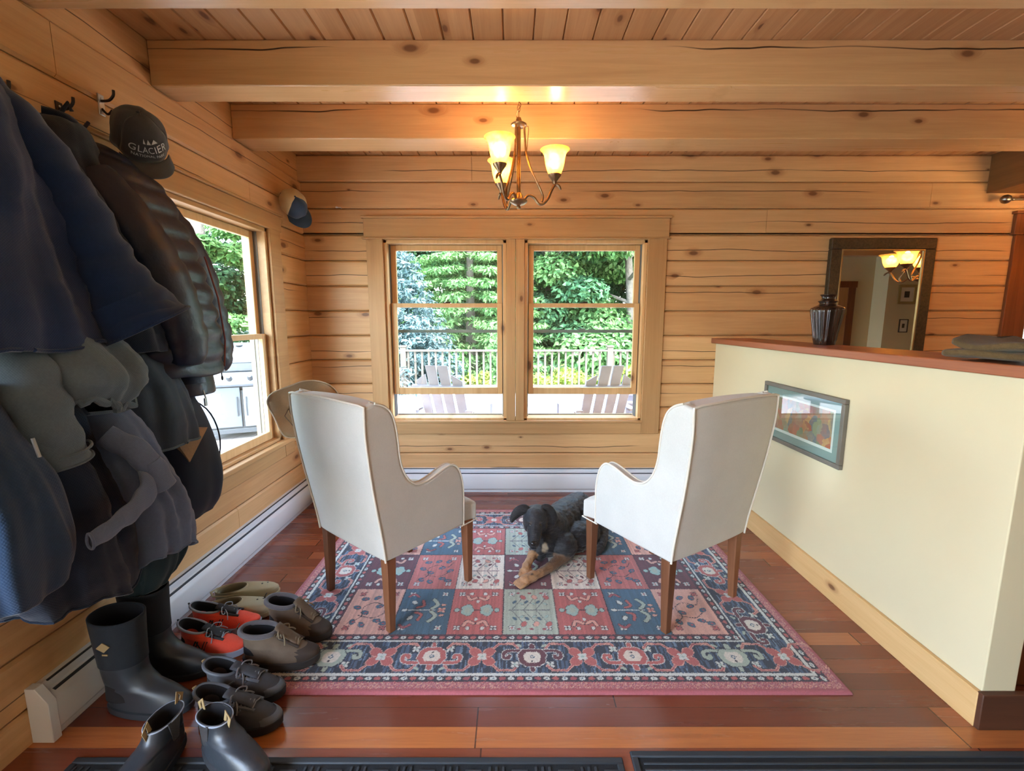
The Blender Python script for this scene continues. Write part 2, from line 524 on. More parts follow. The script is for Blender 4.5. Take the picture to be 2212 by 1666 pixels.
heater('baseboard_heater', 'white baseboard heater along the left log wall', (XL, 1.37), (XL, 3.655), 'left')
heater('baseboard_heater', 'white baseboard heater under the twin back window', (XL+.075, YB), (1.655, YB), 'back')

# ---- windows
def glass_mat():
    m = bpy.data.materials.new('window_glass'); m.use_nodes = True; nt = m.node_tree; nt.nodes.clear(); E.nt = nt
    out = N('ShaderNodeOutputMaterial'); mx = N('ShaderNodeMixShader'); tr = N('ShaderNodeBsdfTransparent'); gl = N('ShaderNodeBsdfGlossy')
    tr.inputs[0].default_value = (.93, .97, .96, 1); gl.inputs['Roughness'].default_value = .01
    lw = N('ShaderNodeLayerWeight'); lw.inputs[0].default_value = .5
    lk(E.m('POWER', E(lw.outputs['Facing']), 5.0)*.9 + .035, mx.inputs[0]); lk(tr.outputs[0], mx.inputs[1]); lk(gl.outputs[0], mx.inputs[2]); lk(mx.outputs[0], out.inputs[0])
    return m
M_glass = glass_mat()
M_track = simple('aluminium_track', rgb(120,122,122), .45, metal=.3)
M_trackd = simple('dark_vinyl_track', rgb(128,124,116), .6)
M_brass = simple('brown_metal_lock', rgb(70,56,44), .4, metal=.6)
M_screen = simple('screen_rail', rgb(118,120,110), .5)

def dh_window(name, label, ax, plane, sgn, a0, a1, z0, z1, open_gap=.0, screen=True, zm=1.57):
    """double hung window. local frame: a along wall, d into wall (outwards)"""
    t = bpy.data.objects.new(name, None); COL.objects.link(t); struct(t, label)
    def bx(mb, p0, p1, d0, d1, q0, q1):
        if ax == 'x':
            mb.box(p0, p1, plane + d0, plane + d1, q0, q1)
        else:
            u0, u1 = sorted((plane + sgn*d0, plane + sgn*d1)); mb.box(u0, u1, p0, p1, q0, q1)
        return mb
    f = MB()
    bx(f, a0, a0+.028, .0, .16, z0, z1); bx(f, a1-.028, a1, .0, .16, z0, z1); bx(f, a0, a1, .0, .16, z1-.026, z1); bx(f, a0, a1, .0, .2, z0-.005, z0+.018)
    f.build('window_frame', M_sash if ax == 'x' else M_casel, t, bevel=.003)
    tr = MB()
    for k in (0, 1, 2):
        d = .072 + k*.026
        bx(tr, a0+.028, a0+.036, d, d+.008, z0+.02, z1-.02); bx(tr, a1-.036, a1-.028, d, d+.008, z0+.02, z1-.02)
    bx(tr, a0+.028, a0+.031, .055, .15, z0+.02, z1-.02); bx(tr, a1-.031, a1-.028, .055, .15, z0+.02, z1-.02)
    tr.build('side_track', M_track if ax == 'x' else M_trackd, t)
    s0, s1 = a0+.036, a1-.036
    # lower sash (inner), raised by open_gap ; upper sash (outer)
    lo0 = z0 + .02 + open_gap; lo1 = zm + .018
    st = .042
    def sash(d0, d1, b0, b1, nm, rail_b=.055, rail_t=.034):
        m_ = MB()
        bx(m_, s0, s0+st, d0, d1, b0, b1); bx(m_, s1-st, s1, d0, d1, b0, b1)
        bx(m_, s0+st, s1-st, d0, d1, b0, b0+rail_b); bx(m_, s0+st, s1-st, d0, d1, b1-rail_t, b1)
        o = m_.build(nm, M_sash, t, bevel=.003)
        g = MB(); dm = (d0+d1)/2; bx(g, s0+st-.003, s1-st+.003, dm-.002, dm+.002, b0+rail_b-.003, b1-rail_t+.003)
        g.build('glass_pane', M_glass, o)
        return o
    lower = sash(.04, .072, lo0, lo1, 'lower_sash')
    up0 = zm - .016 
    upper = sash(.078, .108, up0, z1-.028, 'upper_sash', .034, .045)
    mid = (a0+a1)/2
    l = MB(); bx(l, mid-.03, mid+.03, .042, .066, lo1, lo1+.008); bx(l, mid-.008, mid+.034, .046, .06, lo1+.006, lo1+.014)
    l.build('sash_lock', M_brass, lower, bevel=.002)
    if screen:
        r = MB(); zz = 1.345
        bx(r, s0+.004, s1-.004, .124, .134, zz, zz+.026); bx(r, s0+.004, s1-.004, .124, .13, z0+.02, z0+.03)
        for e in (mid-.004,): bx(r, e-.02, e+.03, .120, .136, zz+.026, zz+.036)
        r.build('storm_rail', M_screen, t, bevel=.002)
    return t
dh_window('window_2', 'left half of the twin back window, lower sash raised', 'x', YB, 1, W2[0], W2[1], W2[2], W2[3], .195)
dh_window('window_3', 'right half of the twin back window, lower sash raised', 'x', YB, 1, W3[0], W3[1], W3[2], W3[3], .195)
dh_window('window_1', 'double hung window in the left log wall', 'y', XL, -1, WL[0], WL[1], WL[2], WL[3], .0, False, zm=1.34)
dh_window('window_4', 'window at the far right behind the folded towel', 'x', YB, 1, WR[0], WR[1], WR[2], WR[3], .0, False, zm=1.46)
# casings
c = MB(); c.box(-1.16, -1.03, YB-.022, YB, .50, 2.10); c.box(1.085, 1.235, YB-.022, YB, .50, 2.10)
c.box(-.045, .028, YB-.02, YB+.16, .615, 2.09); c.box(.03, .10, YB-.02, YB+.16, .615, 2.09)
struct(c.build('trim_2', M_case, bevel=.003), 'pine side casings and middle post of the twin window')
c = MB(); c.box(-1.175, 1.245, YB-.028, YB, 2.10, 2.245); c.box(-1.19, 1.26, YB-.04, YB, 2.245, 2.262); c.box(-1.19, 1.26, YB-.036, YB, 2.088, 2.10)
c.box(-1.03, 1.085, YB-.03, YB+.03, .597, .615); c.box(-1.03, 1.085, YB-.022, YB, .50, .597)
struct(c.build('trim_3', M_caseh, bevel=.003), 'pine head board and apron of the twin window')
c = MB(); c.box(XL, XL+.022, 3.17, 3.31, .47, 2.09); c.box(XL, XL+.022, 1.85, 1.99, .47, 2.09)
c.box(XL, XL+.024, 1.83, 3.33, 2.065, 2.17); c.box(XL, XL+.036, 1.82, 3.34, 2.17, 2.186); c.box(XL, XL+.022, 1.99, 3.17, .47, .57)
c.box(XL-.02, XL+.05, 1.86, 3.27, .568, .598)
struct(c.build('trim_4', M_casel, bevel=.004), 'pine casing and sill of the left window')
c = MB(); c.box(3.99, 4.17, YB-.025, YB, .8, 2.14); c.box(3.97, 5.4, YB-.03, YB, 2.13, 2.28); c.box(3.955, 5.4, YB-.042, YB, 2.28, 2.30); c.box(3.96,5.4,YB-.04,YB,2.12,2.135)
struct(c.build('trim_5', M_stainx, bevel=.003), 'red-brown casing of the far right window')
# curtain rod
t = thing('curtain_rod', 'brushed metal curtain rod with ball finial above the far right window', 'curtain rod', (3.80, YB-.09, 2.372))
M_steel = simple('brushed_nickel', rgb(150,146,140), .3, metal=1)
MB().tube([(0.05,0,0),(1.7,0,0)], .009, 12).build('rod', M_steel, t, smooth=True)
MB().lathe([(.0005,-.038),(.018,-.032),(.03,-.016),(.034,0),(.03,.016),(.018,.032),(.01,.045),(.012,.055),(.0005,.056)], n=20).build('finial', M_steel, t, smooth=True).rotation_euler = (0, pi/2, 0)
MB().tube([(.28,0,0),(.28,.09,-.0)], .006, 8).ell((.28,.082,0),(.02,.008,.03)).build('bracket', M_steel, t, smooth=True)
# ================================================================== OUTSIDE
def deck_mat():
    m, nt, b = new_mat('grey_deck_boards')
    x, y, z = pos()
    r = (x/.14).floor(); f = (x/.14).fract(); h = wn(vec(r, 1.0, 1.0))
    g = noi(vec(x*30, y*1.5, z), 1, 4)
    col = ramp(g*.6 + h*.4, [(.3, rgb(176,168,164)), (.7, rgb(206,200,196))])
    col = mix((f - .5).abs().gt(.475)*.8, col, rgb(90,84,80))
    lk(col, b.inputs['Base Color']); b.inputs['Roughness'].default_value = .7
    return m
M_deck = deck_mat()
struct(MB().box(-9, 9, YB+.17, 9.1, -.16, -.02).box(-9, XL-.17, -4, YB+.17, -.16, -.02).build('deck', M_deck), 'pale weathered deck')
M_lawn = simple('lawn_green', rgb(92,128,66), .95, var=(3, .3))
struct(MB().box(-60, 60, -20, 70, -.9, -.8).build('lawn', M_lawn), 'lawn beyond the deck')
M_rail = simple('weathered_rail_wood', rgb(84,76,66), .75, var=(8, .1))
def railing(x0, x1, y, posts, label, axis='x'):
    t = thing('deck_railing', label, 'railing', (x0, y, -.02))
    L = x1 - x0
    def b3(mb, p0, p1, w, q0, q1):
        return mb.box(p0, p1, -w, w, q0, q1) if axis == 'x' else mb.box(-w, w, p0, p1, q0, q1)
    b3(MB(), 0, L, .05, .86, .895).build('top_rail', M_rail, t, bevel=.004)
    b3(MB(), 0, L, .02, .15, .2).build('bottom_rail', M_rail, t)
    for p in posts:
        m = b3(MB(), p-x0-.055, p-x0+.055, .055, 0, .95); b3(m, p-x0-.07, p-x0+.07, .07, .95, .98)
        m.build('post', M_rail, t, bevel=.003)
    nb = int(L/.135); proto = None
    for i in range(nb):
        p = .07 + i*.135
        if min(abs(p + x0 - q) for q in posts) < .075: continue
        if proto is None:
            proto = b3(MB(), -.019, .019, .019, .2, .86).build('baluster', M_rail, t)
            o = proto
        else:
            o = proto.copy(); COL.objects.link(o)
        o.location = (p, 0, 0) if axis == 'x' else (0, p, 0)
    return t
railing(-3.6, 4.6, 8.9, (-3.6, -2.14, 1.93, 4.6), 'long weathered deck railing seen through the twin window')

# ---- adirondack chairs
M_adir = simple('grey_painted_slat_wood', rgb(160,158,166), .7, var=(6, .08))
def adirondack(loc, rz, label, first=None):
    if first is not None:
        o = copy_tree(first); o.location = loc; o.rotation_euler = (0, 0, rz); o['label'] = label; return o
    t = thing('adirondack_chair', label, 'chair', loc, rz, None)
    # faces local +y ; back at -y leaning
    tilt = radians(24)
    hs = [.80, .88, .92, .92, .88, .80] 
    for i, h in enumerate((.74, .84, .84, .74)):
        x = (i-1.5)*.128
        def pt(u, w, s):  # along slat
            return (u, -.18 - s*sin(tilt) - w, .26 + s*cos(tilt))
        wd = .054; tops = [(x-wd, h-.075 if i == 0 else h), (x+wd, h-.075 if i == 3 else h)]
        poly = [(x-wd*.8, 0), (x+wd*.8, 0), (x+wd, tops[1][1]), (x-wd, tops[0][1])]
        MB().prism(poly, lambda a, s: pt(a, 0, s), lambda a, s: pt(a, .02, s)).build('back_slat', M_adir, t, bevel=.003)
    for zc in (.18, .58):
        MB().obox((0, -.18 - zc*sin(tilt) - .035, .26 + zc*cos(tilt)), Vector((1,0,0)), Vector((0,-cos(tilt),-sin(tilt))), Vector((0,-sin(tilt),cos(tilt))), .30, .014, .03).build('back_rail', M_adir, t)
    for i in range(5):
        y = -.16 + i*.105
        MB().obox((0, y, .285 + i*.018), Vector((1,0,0)), Vector((0,.98,.17)), Vector((0,-.17,.98)), .27, .047, .01).build('seat_slat', M_adir, t, bevel=.003)
    for s in (-1, 1):
        MB().prism([(-.55,.0),(-.42,.0),(.40,.24),(.40,.36),(.34,.36),(-.2,.27)], lambda a, b_, s=s: (s*.27, a, b_), lambda a, b_, s=s: (s*.295, a, b_)).build('side_rail', M_adir, t)
        MB().prism([(.30,0),(.40,0),(.40,.54),(.30,.54)], lambda a, b_, s=s: (s*.30, a, b_), lambda a, b_, s=s: (s*.325, a, b_)).build('front_leg', M_adir, t)
        MB().prism([(-.40,.0),(-.31,.0),(-.28,.54),(-.37,.54)], lambda a, b_, s=s: (s*.31, a, b_), lambda a, b_, s=s: (s*.335, a, b_)).build('rear_leg', M_adir, t)
        arm = [(s*.25,-.42),(s*.33,-.42),(s*.37,.1),(s*.40,.40),(s*.36,.47),(s*.28,.47),(s*.25,.38),(s*.26,0)]
        MB().prism(arm, lambda a, b_: (a, b_, .54), lambda a, b_: (a, b_, .562)).build('armrest', M_adir, t, bevel=.003)
    return t
ad = adirondack((-.62, 4.95, -.02), radians(-14), 'grey slatted deck chair outside the left half of the twin window')
adirondack((.90, 4.95, -.02), radians(10), 'grey slatted deck chair outside the right half of the twin window, seen from behind', ad)
adirondack((1.75, 5.2, -.02), radians(75), 'grey slatted deck chair farthest right outside the twin window, seen from its side', ad)
adirondack((-4.6, 5.9, -.02), radians(120), 'pale slatted deck chair beside the grill', ad)

# ---- gas grill
M_gst = simple('grill_brushed_steel', rgb(104,110,116), .45, metal=.7)
M_gdk = simple('grill_dark_enamel', rgb(58,62,66), .5)
M_gwh = simple('grill_pale_door', rgb(124,128,132), .45, metal=.2)
def grill():
    t = thing('gas_grill', 'stainless gas grill on the deck outside the left window', 'grill', (-3.45, 5.75, -.02), radians(24))
    MB().box(-.42, .42, -.26, .26, .10, .62).build('cart', M_gdk, t, bevel=.008)
    MB().box(-.44, .44, -.28, .28, .08, .14).build('base_shelf', M_gdk, t, bevel=.005)
    for s in (-1, 1):
        d = MB().box(s*.21-.195, s*.21+.195, -.285, -.262, .16, .66).build('door', M_gwh if s > 0 else M_gst, t, bevel=.006)
        MB().tube([(s*.05,-.31,.3),(s*.05,-.325,.42),(s*.05,-.31,.54)], .009, 8).build('door_handle', M_gdk, d, smooth=True)
    MB().box(-.43, .43, -.24, .25, .62, .84).build('firebox', M_gdk, t, bevel=.01)
    pan = MB().prism([(-.36,.70),(-.27,.84),(-.22,.84),(-.22,.68),(-.34,.67)], lambda a, b_: (-.46, a, b_), lambda a, b_: (.46, a, b_)).build('control_panel', M_gst, t, bevel=.006)
    for i in range(4):
        MB().lathe([(.001,.045),(.02,.045),(.024,.01),(.034,.0),(.034,-.006),(.001,-.006)], n=16).build('knob', M_gdk, pan, smooth=True)
        k = pan.children[-1] if False else bpy.data.objects[-1] if False else None
    kn = [o for o in bpy.data.objects if o.name.startswith('knob') and o.parent == pan]
    for i, o in enumerate(kn): o.location = (-.33 + i*.22, -.325, .775); o.rotation_euler = (radians(58), 0, 0)
    prof = [(-.25,.84),(-.26,.95),(-.23,1.06),(-.14,1.15),(0,1.19),(.14,1.17),(.22,1.08),(.25,.84)]
    MB().prism(prof, lambda a, b_: (-.41, a, b_), lambda a, b_: (.41, a, b_)).build('lid', M_gst, t, bevel=.02, seg=3)
    MB().tube([(-.3,-.265,.96),(-.3,-.31,.965),(.3,-.31,.965),(.3,-.265,.96)], .012, 10).build('lid_handle', M_gst, t, smooth=True)
    MB().lathe([(.001,.012),(.035,.012),(.04,0),(.001,0)], c=(0,-.12,1.158), n=16).build('thermometer', M_gdk, t, smooth=True)
    for s in (-1, 1):
        MB().box(.43 if s > 0 else -.86, .86 if s > 0 else -.43, -.27, .2, .80, .84).build('side_shelf', M_gwh, t, bevel=.015, seg=3)
    for sx in (-.38, .38):
        for sy in (-.2, .2):
            MB().box(sx-.03, sx+.03, sy-.03, sy+.03, 0, .1).build('caster', M_gdk, t, bevel=.01)
grill()
# small side table
tb = thing('deck_table', 'low pale slatted table on the deck behind the right-hand deck chair', 'table', (2.05, 6.3, -.02), radians(8))
for i in range(5): MB().box(-.4, .4, -.3+i*.125, -.19+i*.125, .52, .545).build('table_slat', M_adir, tb, bevel=.004)
for sx in (-.34, .34):
    for sy in (-.22, .22): MB().box(sx-.03, sx+.03, sy-.03, sy+.03, 0, .52).build('leg', M_adir, tb)
    MB().box(sx-.02, sx+.02, -.25, .25, .46, .52).build('apron', M_adir, tb)

# ---- vegetation
def leaf_mat(name, a, b_, c, trans=.35):
    m, nt, b = new_mat(name)
    x, y, z = pos()
    h = wn(vec((x*9).floor(), (y*9).floor(), (z*9).floor()))
    g = noi(vec(x, y, z), .9, 3)
    col = ramp(h*.5 + g*.5, [(.28, rgb(*a)), (.5, rgb(*b_)), (.75, rgb(*c))])
    lk(col, b.inputs['Base Color']); b.inputs['Roughness'].default_value = .6; b.inputs['Specular IOR Level'].default_value = .25
    out = [n for n in nt.nodes if n.type == 'OUTPUT_MATERIAL'][0]
    tl = N('ShaderNodeBsdfTranslucent'); lk(col, tl.inputs[0]); mx = N('ShaderNodeMixShader'); mx.inputs[0].default_value = trans
    lk(b.outputs[0], mx.inputs[1]); lk(tl.outputs[0], mx.inputs[2]); lk(mx.outputs[0], out.inputs[0])
    return m
M_lf1 = leaf_mat('leaf_bright_green', (52,88,46), (86,128,72), (136,168,108))
M_lf2 = leaf_mat('leaf_mid_green', (42,78,50), (72,116,76), (118,156,106))
M_lf3 = leaf_mat('leaf_dark_green', (34,64,46), (54,94,64), (90,132,90))
M_sp = leaf_mat('blue_spruce_needles', (58,80,80), (90,114,114), (132,152,152), .15)
M_yel = leaf_mat('yellow_green_shrub_leaves', (96,118,44), (140,156,60), (184,186,96))
M_bark = simple('bark', rgb(96,88,80), .95, bumps=(14, .6, .05), var=(5, .25))

def leaves(name, mat, clusters, n, size, parent=None, flat=.5, seed=0, droop=0.0, aspect=.5):
    """clusters: list of (center, radii); small bent quads scattered on the shells"""
    rs = np.random.RandomState(seed)
    C = np.array([c[0] for c in clusters]); R = np.array([c[1] for c in clusters])
    w = R.prod(1)**(2/3); idx = rs.choice(len(C), n, p=w/w.sum())
    d = rs.normal(size=(n, 3)); d /= np.linalg.norm(d, axis=1)[:, None]
    rad = rs.uniform(.55, 1.05, (n, 1))
    p = C[idx] + d*R[idx]*rad
    # orientation: mostly flat sprays
    nr = d*(1-flat) + np.array([0, 0, 1.0])*flat + rs.normal(size=(n, 3))*.35
    nr /= np.linalg.norm(nr, axis=1)[:, None]
    a = d + rs.normal(size=(n, 3))*.6; a[:, 2] -= droop; a -= nr*(a*nr).sum(1)[:, None]; a /= np.linalg.norm(a, axis=1)[:, None]
    b = np.cross(nr, a)
    s = size*rs.uniform(.6, 1.4, (n, 1))
    v0 = p - a*s; v1 = p + b*s*aspect; v2 = p + a*s; v3 = p - b*s*aspect
    V = np.stack([v0, v1, v2, v3], 1).reshape(-1, 3)
    me = bpy.data.meshes.new(name)
    me.vertices.add(4*n); me.vertices.foreach_set('co', V.astype(np.float32).ravel())
    me.loops.add(4*n); me.loops.foreach_set('vertex_index', np.arange(4*n, dtype=np.int32))
    me.polygons.add(n); me.polygons.foreach_set('loop_start', np.arange(0, 4*n, 4, dtype=np.int32)); me.polygons.foreach_set('loop_total', np.full(n, 4, np.int32))
    me.update(); me.validate(); me.materials.append(mat)
    o = bpy.data.objects.new(name, me); COL.objects.link(o)
    if parent: o.parent = parent
    return o

def broad_tree(x, y, h, r, mat, label, seed, base=-.8, n=9000, size=.16, low=.12, trunk_r=.16, group=None):
    t = thing('broadleaf_tree', label, 'tree', (x, y, base), 0, group)
    rs = random.Random(seed); cl = []
    for i in range(34):
        zz = h*(low + (1-low)*rs.random()); k = 1 - abs(zz/h - .5)*1.1
        ang = rs.random()*2*pi; rr = r*k*rs.random()**.5
        s = r*rs.uniform(.22, .42)
        cl.append(((cos(ang)*rr, sin(ang)*rr, zz), (s, s, s*.55)))
    leaves('crown', mat, cl, n, size, t, .45, seed, .3)
    mb = MB(); mb.tube([(0,0,0),(.1,0,h*.3),(-.1,.1,h*.6),(0,0,h*.92)], [trunk_r, trunk_r*.85, trunk_r*.6, .03], 10)
    for i in range(7):
        zz = h*(.25 + .08*i); a = i*2.4
        mb.tube([(0,0,zz),(cos(a)*r*.3,sin(a)*r*.3,zz+.3),(cos(a)*r*.7,sin(a)*r*.7,zz+.5)], [.06,.04,.015], 6)
    mb.build('trunk', M_bark, t, smooth=True)
    return t
def conifer(x, y, h, r, mat, label, seed, base=-.8, n=14000, size=.13, name='spruce_tree', droop=.5, asp=.32):
    t = thing(name, label, 'tree', (x, y, base))
    rs = random.Random(seed); cl = []
    nl = 22
    for i in range(nl):
        z = h*(.05 + .93*i/nl); rr = r*(1 - i/nl)**.8
        nb = 9 if i < 12 else 6
        for k in range(nb):
            a = 2*pi*k/nb + i*.7 + rs.random()*.4
            for q in (.45, .72, .95):
                cl.append(((cos(a)*rr*q, sin(a)*rr*q, z - rr*q*.18), (rr*.2+.05, rr*.2+.05, .09)))
    leaves('needles', mat, cl, n, size, t, .6, seed, droop, asp)
    MB().tube([(0,0,0),(0,0,h*.97)], [h*.022, .02], 10).build('trunk', M_bark, t, smooth=True)
    return t
conifer(-2.55, 10.1, 4.3, 1.75, M_sp, 'pale blue spruce beyond the deck railing at the left of the twin window', 3, n=44000, size=.06)
conifer(-1.2, 13.2, 8, 2.6, M_lf1, 'feathery bright green hemlock behind the deck, centred in the left half of the twin window', 5, n=52000, size=.075, name='hemlock_tree', droop=.8)
conifer(5.6, 12.5, 4.6, 1.6, M_sp, 'bluish spruce partly hidden at the right edge of the twin window', 9, n=12000, size=.09)
broad_tree(1.2, 15.5, 9, 3.0, M_lf2, 'dense green tree behind the railing in the right half of the twin window', 11, n=42000, size=.10)
broad_tree(3.6, 14.2, 8.5, 2.8, M_lf1, 'bright leafy tree at the right of the twin window view', 12, n=38000, size=.10)
broad_tree(-4.6, 16, 9.5, 3.2, M_lf2, 'tall green tree behind the blue spruce', 13, n=30000, size=.11)
broad_tree(-1.2, 19, 11, 4.2, M_lf3, 'dark green tree in the back row of the wood, behind the hemlock', 14, n=34000, size=.13)
broad_tree(3.4, 20, 11, 4.4, M_lf3, 'dark green tree in the back row of the wood, right of the centre post', 15, n=40000, size=.13)
broad_tree(7.2, 17.5, 11, 4.4, M_lf3, 'dark green tree at the far right edge of the wood', 16, n=34000, size=.13)
broad_tree(5.2, 24, 14, 6.5, M_lf3, 'darkest green tree in the back row, right of centre', 17, n=40000, size=.16, low=.03)
# arborvitae column
t = thing('arborvitae', 'narrow bright green arborvitae just beyond the railing beside the centre post', 'shrub', (-.42, 10.4, -.8))
leaves('foliage', M_lf1, [((0,0,.3+.16*i), (.30*(1-i/13)**.7+.03,)*2+(.2,)) for i in range(12)], 5000, .06, t, .1, 31)
MB().tube([(0,0,0),(0,0,1.9)], [.04,.01], 8).build('stem', M_bark, t)
# yellow shrubs beyond the rail
for i, (x, y, r, lab) in enumerate([(-1.35, 10.0, .55, 'yellow-green shrub beyond the railing below the hemlock'), (-.72, 9.8, .42, 'small yellow-green shrub beside the arborvitae'),
                               (.75, 10.0, .6, 'yellow-green shrub beyond the railing, leftmost in the right half of the twin window'), (1.55, 10.1, .72, 'largest yellow-green shrub beyond the railing in the right half of the twin window'),
                               (2.5, 10.0, .75, 'yellow-green shrub behind the railing post at the right'), (3.4, 10.2, .8, 'yellow-green shrub at the far right beyond the railing')]):
    s = thing('flowering_shrub', lab, 'shrub', (x, y, -.8))
    rs = random.Random(i); cl = [((rs.uniform(-r,r)*.7, rs.uniform(-.3,.3), .35+rs.random()*.75*(.6+r*.5)), (r*.4, r*.4, .26)) for k in range(9)]
    leaves('foliage', M_yel, cl, 2600, .05, s, .3, 50+i)
    mb = MB()
    for k in range(6): mb.tube([(0,0,0),(cos(k)*r*.3,sin(k)*.2,.6),(cos(k)*r*.5,sin(k)*.3,1.1)], [.015,.01,.005], 5)
    mb.build('stem', M_bark, s)
# the wood beyond the left window
for i, (x, y, rr, lab) in enumerate([(-9.2, 13.5, .34, 'thick grey tree trunk in the wood beyond the left window'), (-10.8, 11.8, .10, 'slim tree trunk left of the thick trunk beyond the left window'), (-8.0, 14.8, .13, 'slim tree trunk right of the thick trunk beyond the left window')]):
    s = thing('forest_tree', lab, 'tree', (x, y, -.8))
    MB().tube([(0,0,0),(.05,0,4),(0,.1,9)], [rr, rr*.85, rr*.5], 14).build('trunk', M_bark, s, smooth=True)
    rs = random.Random(i+70); cl = [((rs.uniform(-1.8,1.8), rs.uniform(-1.5,1.5), rs.uniform(1.5,8.5)), (.6,.6,.25)) for k in range(16)]
    leaves('foliage', M_lf1, cl, 5000, .12, s, .6, 80+i, .4)
for i, (x, y, lab) in enumerate([(-12.5, 14.5, 'leafy tree at the left of the wood beyond the left window'), (-10, 18.5, 'leafy tree in the depth of the wood beyond the left window'), (-6.6, 17.5, 'leafy tree at the right of the wood beyond the left window'), (-13.5, 9.5, 'leafy tree nearest the house beyond the left window'), (-16, 16, 'leafy tree farthest left in the wood')]):
    broad_tree(x, y, 9.5, 3.0, (M_lf2, M_lf3, M_lf2, M_lf1, M_lf3)[i], lab, 90+i, n=24000, size=.11, low=.05, trunk_r=.14)
# ================================================================== CHANDELIERS
M_bronze = simple('brushed_bronze', rgb(138,112,84), .32, metal=.9, var=(30, .25))
def shade_mat():
    m = bpy.data.materials.new('alabaster_glass_shade'); m.use_nodes = True; nt = m.node_tree; nt.nodes.clear(); E.nt = nt
    out = N('ShaderNodeOutputMaterial'); d = N('ShaderNodeBsdfPrincipled'); tl = N('ShaderNodeBsdfTranslucent'); tp = N('ShaderNodeBsdfTransparent')
    x, y, z = pos(); g = noi(vec(x, y, z), 28, 3)
    c = ramp(g, [(.3, rgb(255,214,140)), (.7, rgb(255,232,180))])
    lk(c, d.inputs['Base Color']); d.inputs['Roughness'].default_value = .35
    lk(c, tl.inputs[0]); lk(c, tp.inputs[0])
    m1 = N('ShaderNodeMixShader'); m1.inputs[0].default_value = .6; lk(d.outputs[0], m1.inputs[1]); lk(tl.outputs[0], m1.inputs[2])
    m2 = N('ShaderNodeMixShader'); m2.inputs[0].default_value = .34; lk(m1.outputs[0], m2.inputs[1]); lk(tp.outputs[0], m2.inputs[2])
    lk(m2.outputs[0], out.inputs[0]); return m
M_shade = shade_mat()
M_bulb = simple('lit_bulb', (1,.8,.5,1), .5, emit=(1,.74,.38,1), estr=BULB)
def chandelier(label, loc, rot, ztop, narm=3, scale=1.0, power=LAMP):
    t = thing('chandelier', label, 'chandelier', loc, rot)
    # origin = bottom finial plane
    MB().lathe([(.0005,-.018),(.010,-.016),(.013,-.008),(.009,.0),(.03,.006),(.046,.016),(.05,.026),(.042,.034),(.026,.04),(.02,.06),(.014,.07),(.0005,.072)], n=28).build('bottom_dish', M_bronze, t, smooth=True)
    MB().tube([(0,0,.05),(0,0,.42)], .011, 14).build('stem', M_bronze, t, smooth=True)
    MB().lathe([(.0005,.41),(.03,.412),(.042,.418),(.044,.426),(.036,.432),(.018,.44),(.012,.46),(.0005,.462)], n=28).build('top_plate', M_bronze, t, smooth=True)
    R = .2; zc = .18   # shade cup height
    def arm(a):
        def P(r, z): return (cos(a)*r, sin(a)*r, z)
        A = t
        low = [P(r, z) for r, z in spline([(.03,.03),(.055,.055),(.085,.045),(.115,.01),(.14,.012),(.165,.04),(.185,.085),(.205,.115),(.225,.105),(.235,.085)], 5)]
        ar = MB().tube(low, [.0075]*(len(low)-4)+[.007,.006,.005,.003], 10).build('arm', M_bronze, A, smooth=True)
        up = [P(r, z) for r, z in spline([(.03,.418),(.034,.36),(.042,.28),(.07,.19),(.105,.12),(.135,.055),(.13,.02)], 5)]
        MB().tube(up, .006, 8).build('curved_strut', M_bronze, ar, smooth=True)
        c = P(R, 0)
        MB().lathe([(.008,.115),(.012,.128),(.018,.138),(.034,.158),(.037,.166),(.030,.166),(.001,.150)], c=c, n=24).build('socket_cup', M_bronze, ar, smooth=True)
        pr = [(.030,.158),(.036,.172),(.045,.195),(.053,.225),(.057,.255),(.062,.275),(.073,.290),(.082,.296)]
        pr2 = [(r-.0035, z+.001) for r, z in reversed(pr)]
        MB().lathe(pr + pr2, c=c, n=32).build('glass_shade', M_shade, ar, smooth=True, angle=180)
        MB().ell((c[0], c[1], .235), (.034,.034,.040), n=14, m=8).build('bulb', M_bulb, ar, smooth=True)
        a_ = lamp('bulb_light', 'POINT', (c[0], c[1], .268), power, (1,.74,.40), size=.02); a_.parent = t
    for k in range(narm): arm(2*pi*k/narm)
    # chain of links up to the canopy
    z = .46; H_ = ztop - loc[2]; k = 0; ch = MB()
    while z < H_ - .06:
        cc = Vector((0,0,z+.018)); pts = []
        for q in range(12):
            an = 2*pi*q/12; u = cos(an)*.008; v_ = sin(an)*.019
            pts.append(cc + (Vector((u,0,v_)) if k % 2 else Vector((0,u,v_))))
        ch.tube(pts, .0018, 6, closed=True); z += .030; k += 1
    ch.build('chain', M_bronze, t, smooth=True)
    cord = [(.012*sin(i*.9), .012*cos(i*1.3), .40 + i*(H_-.44)/14) for i in range(15)]
    cord = [(.046,.01,.30),(.05,.015,.36),(.052,.01,.42)] + cord[1:]
    MB().tube(spline(cord, 3), .0022, 6).build('cord', M_bronze, t, smooth=True)
    MB().lathe([(.0005,H_-.05),(.012,H_-.05),(.02,H_-.035),(.05,H_-.02),(.062,H_-.003),(.062,H_),(.0005,H_)], n=28).build('canopy', M_bronze, t, smooth=True)
    return t

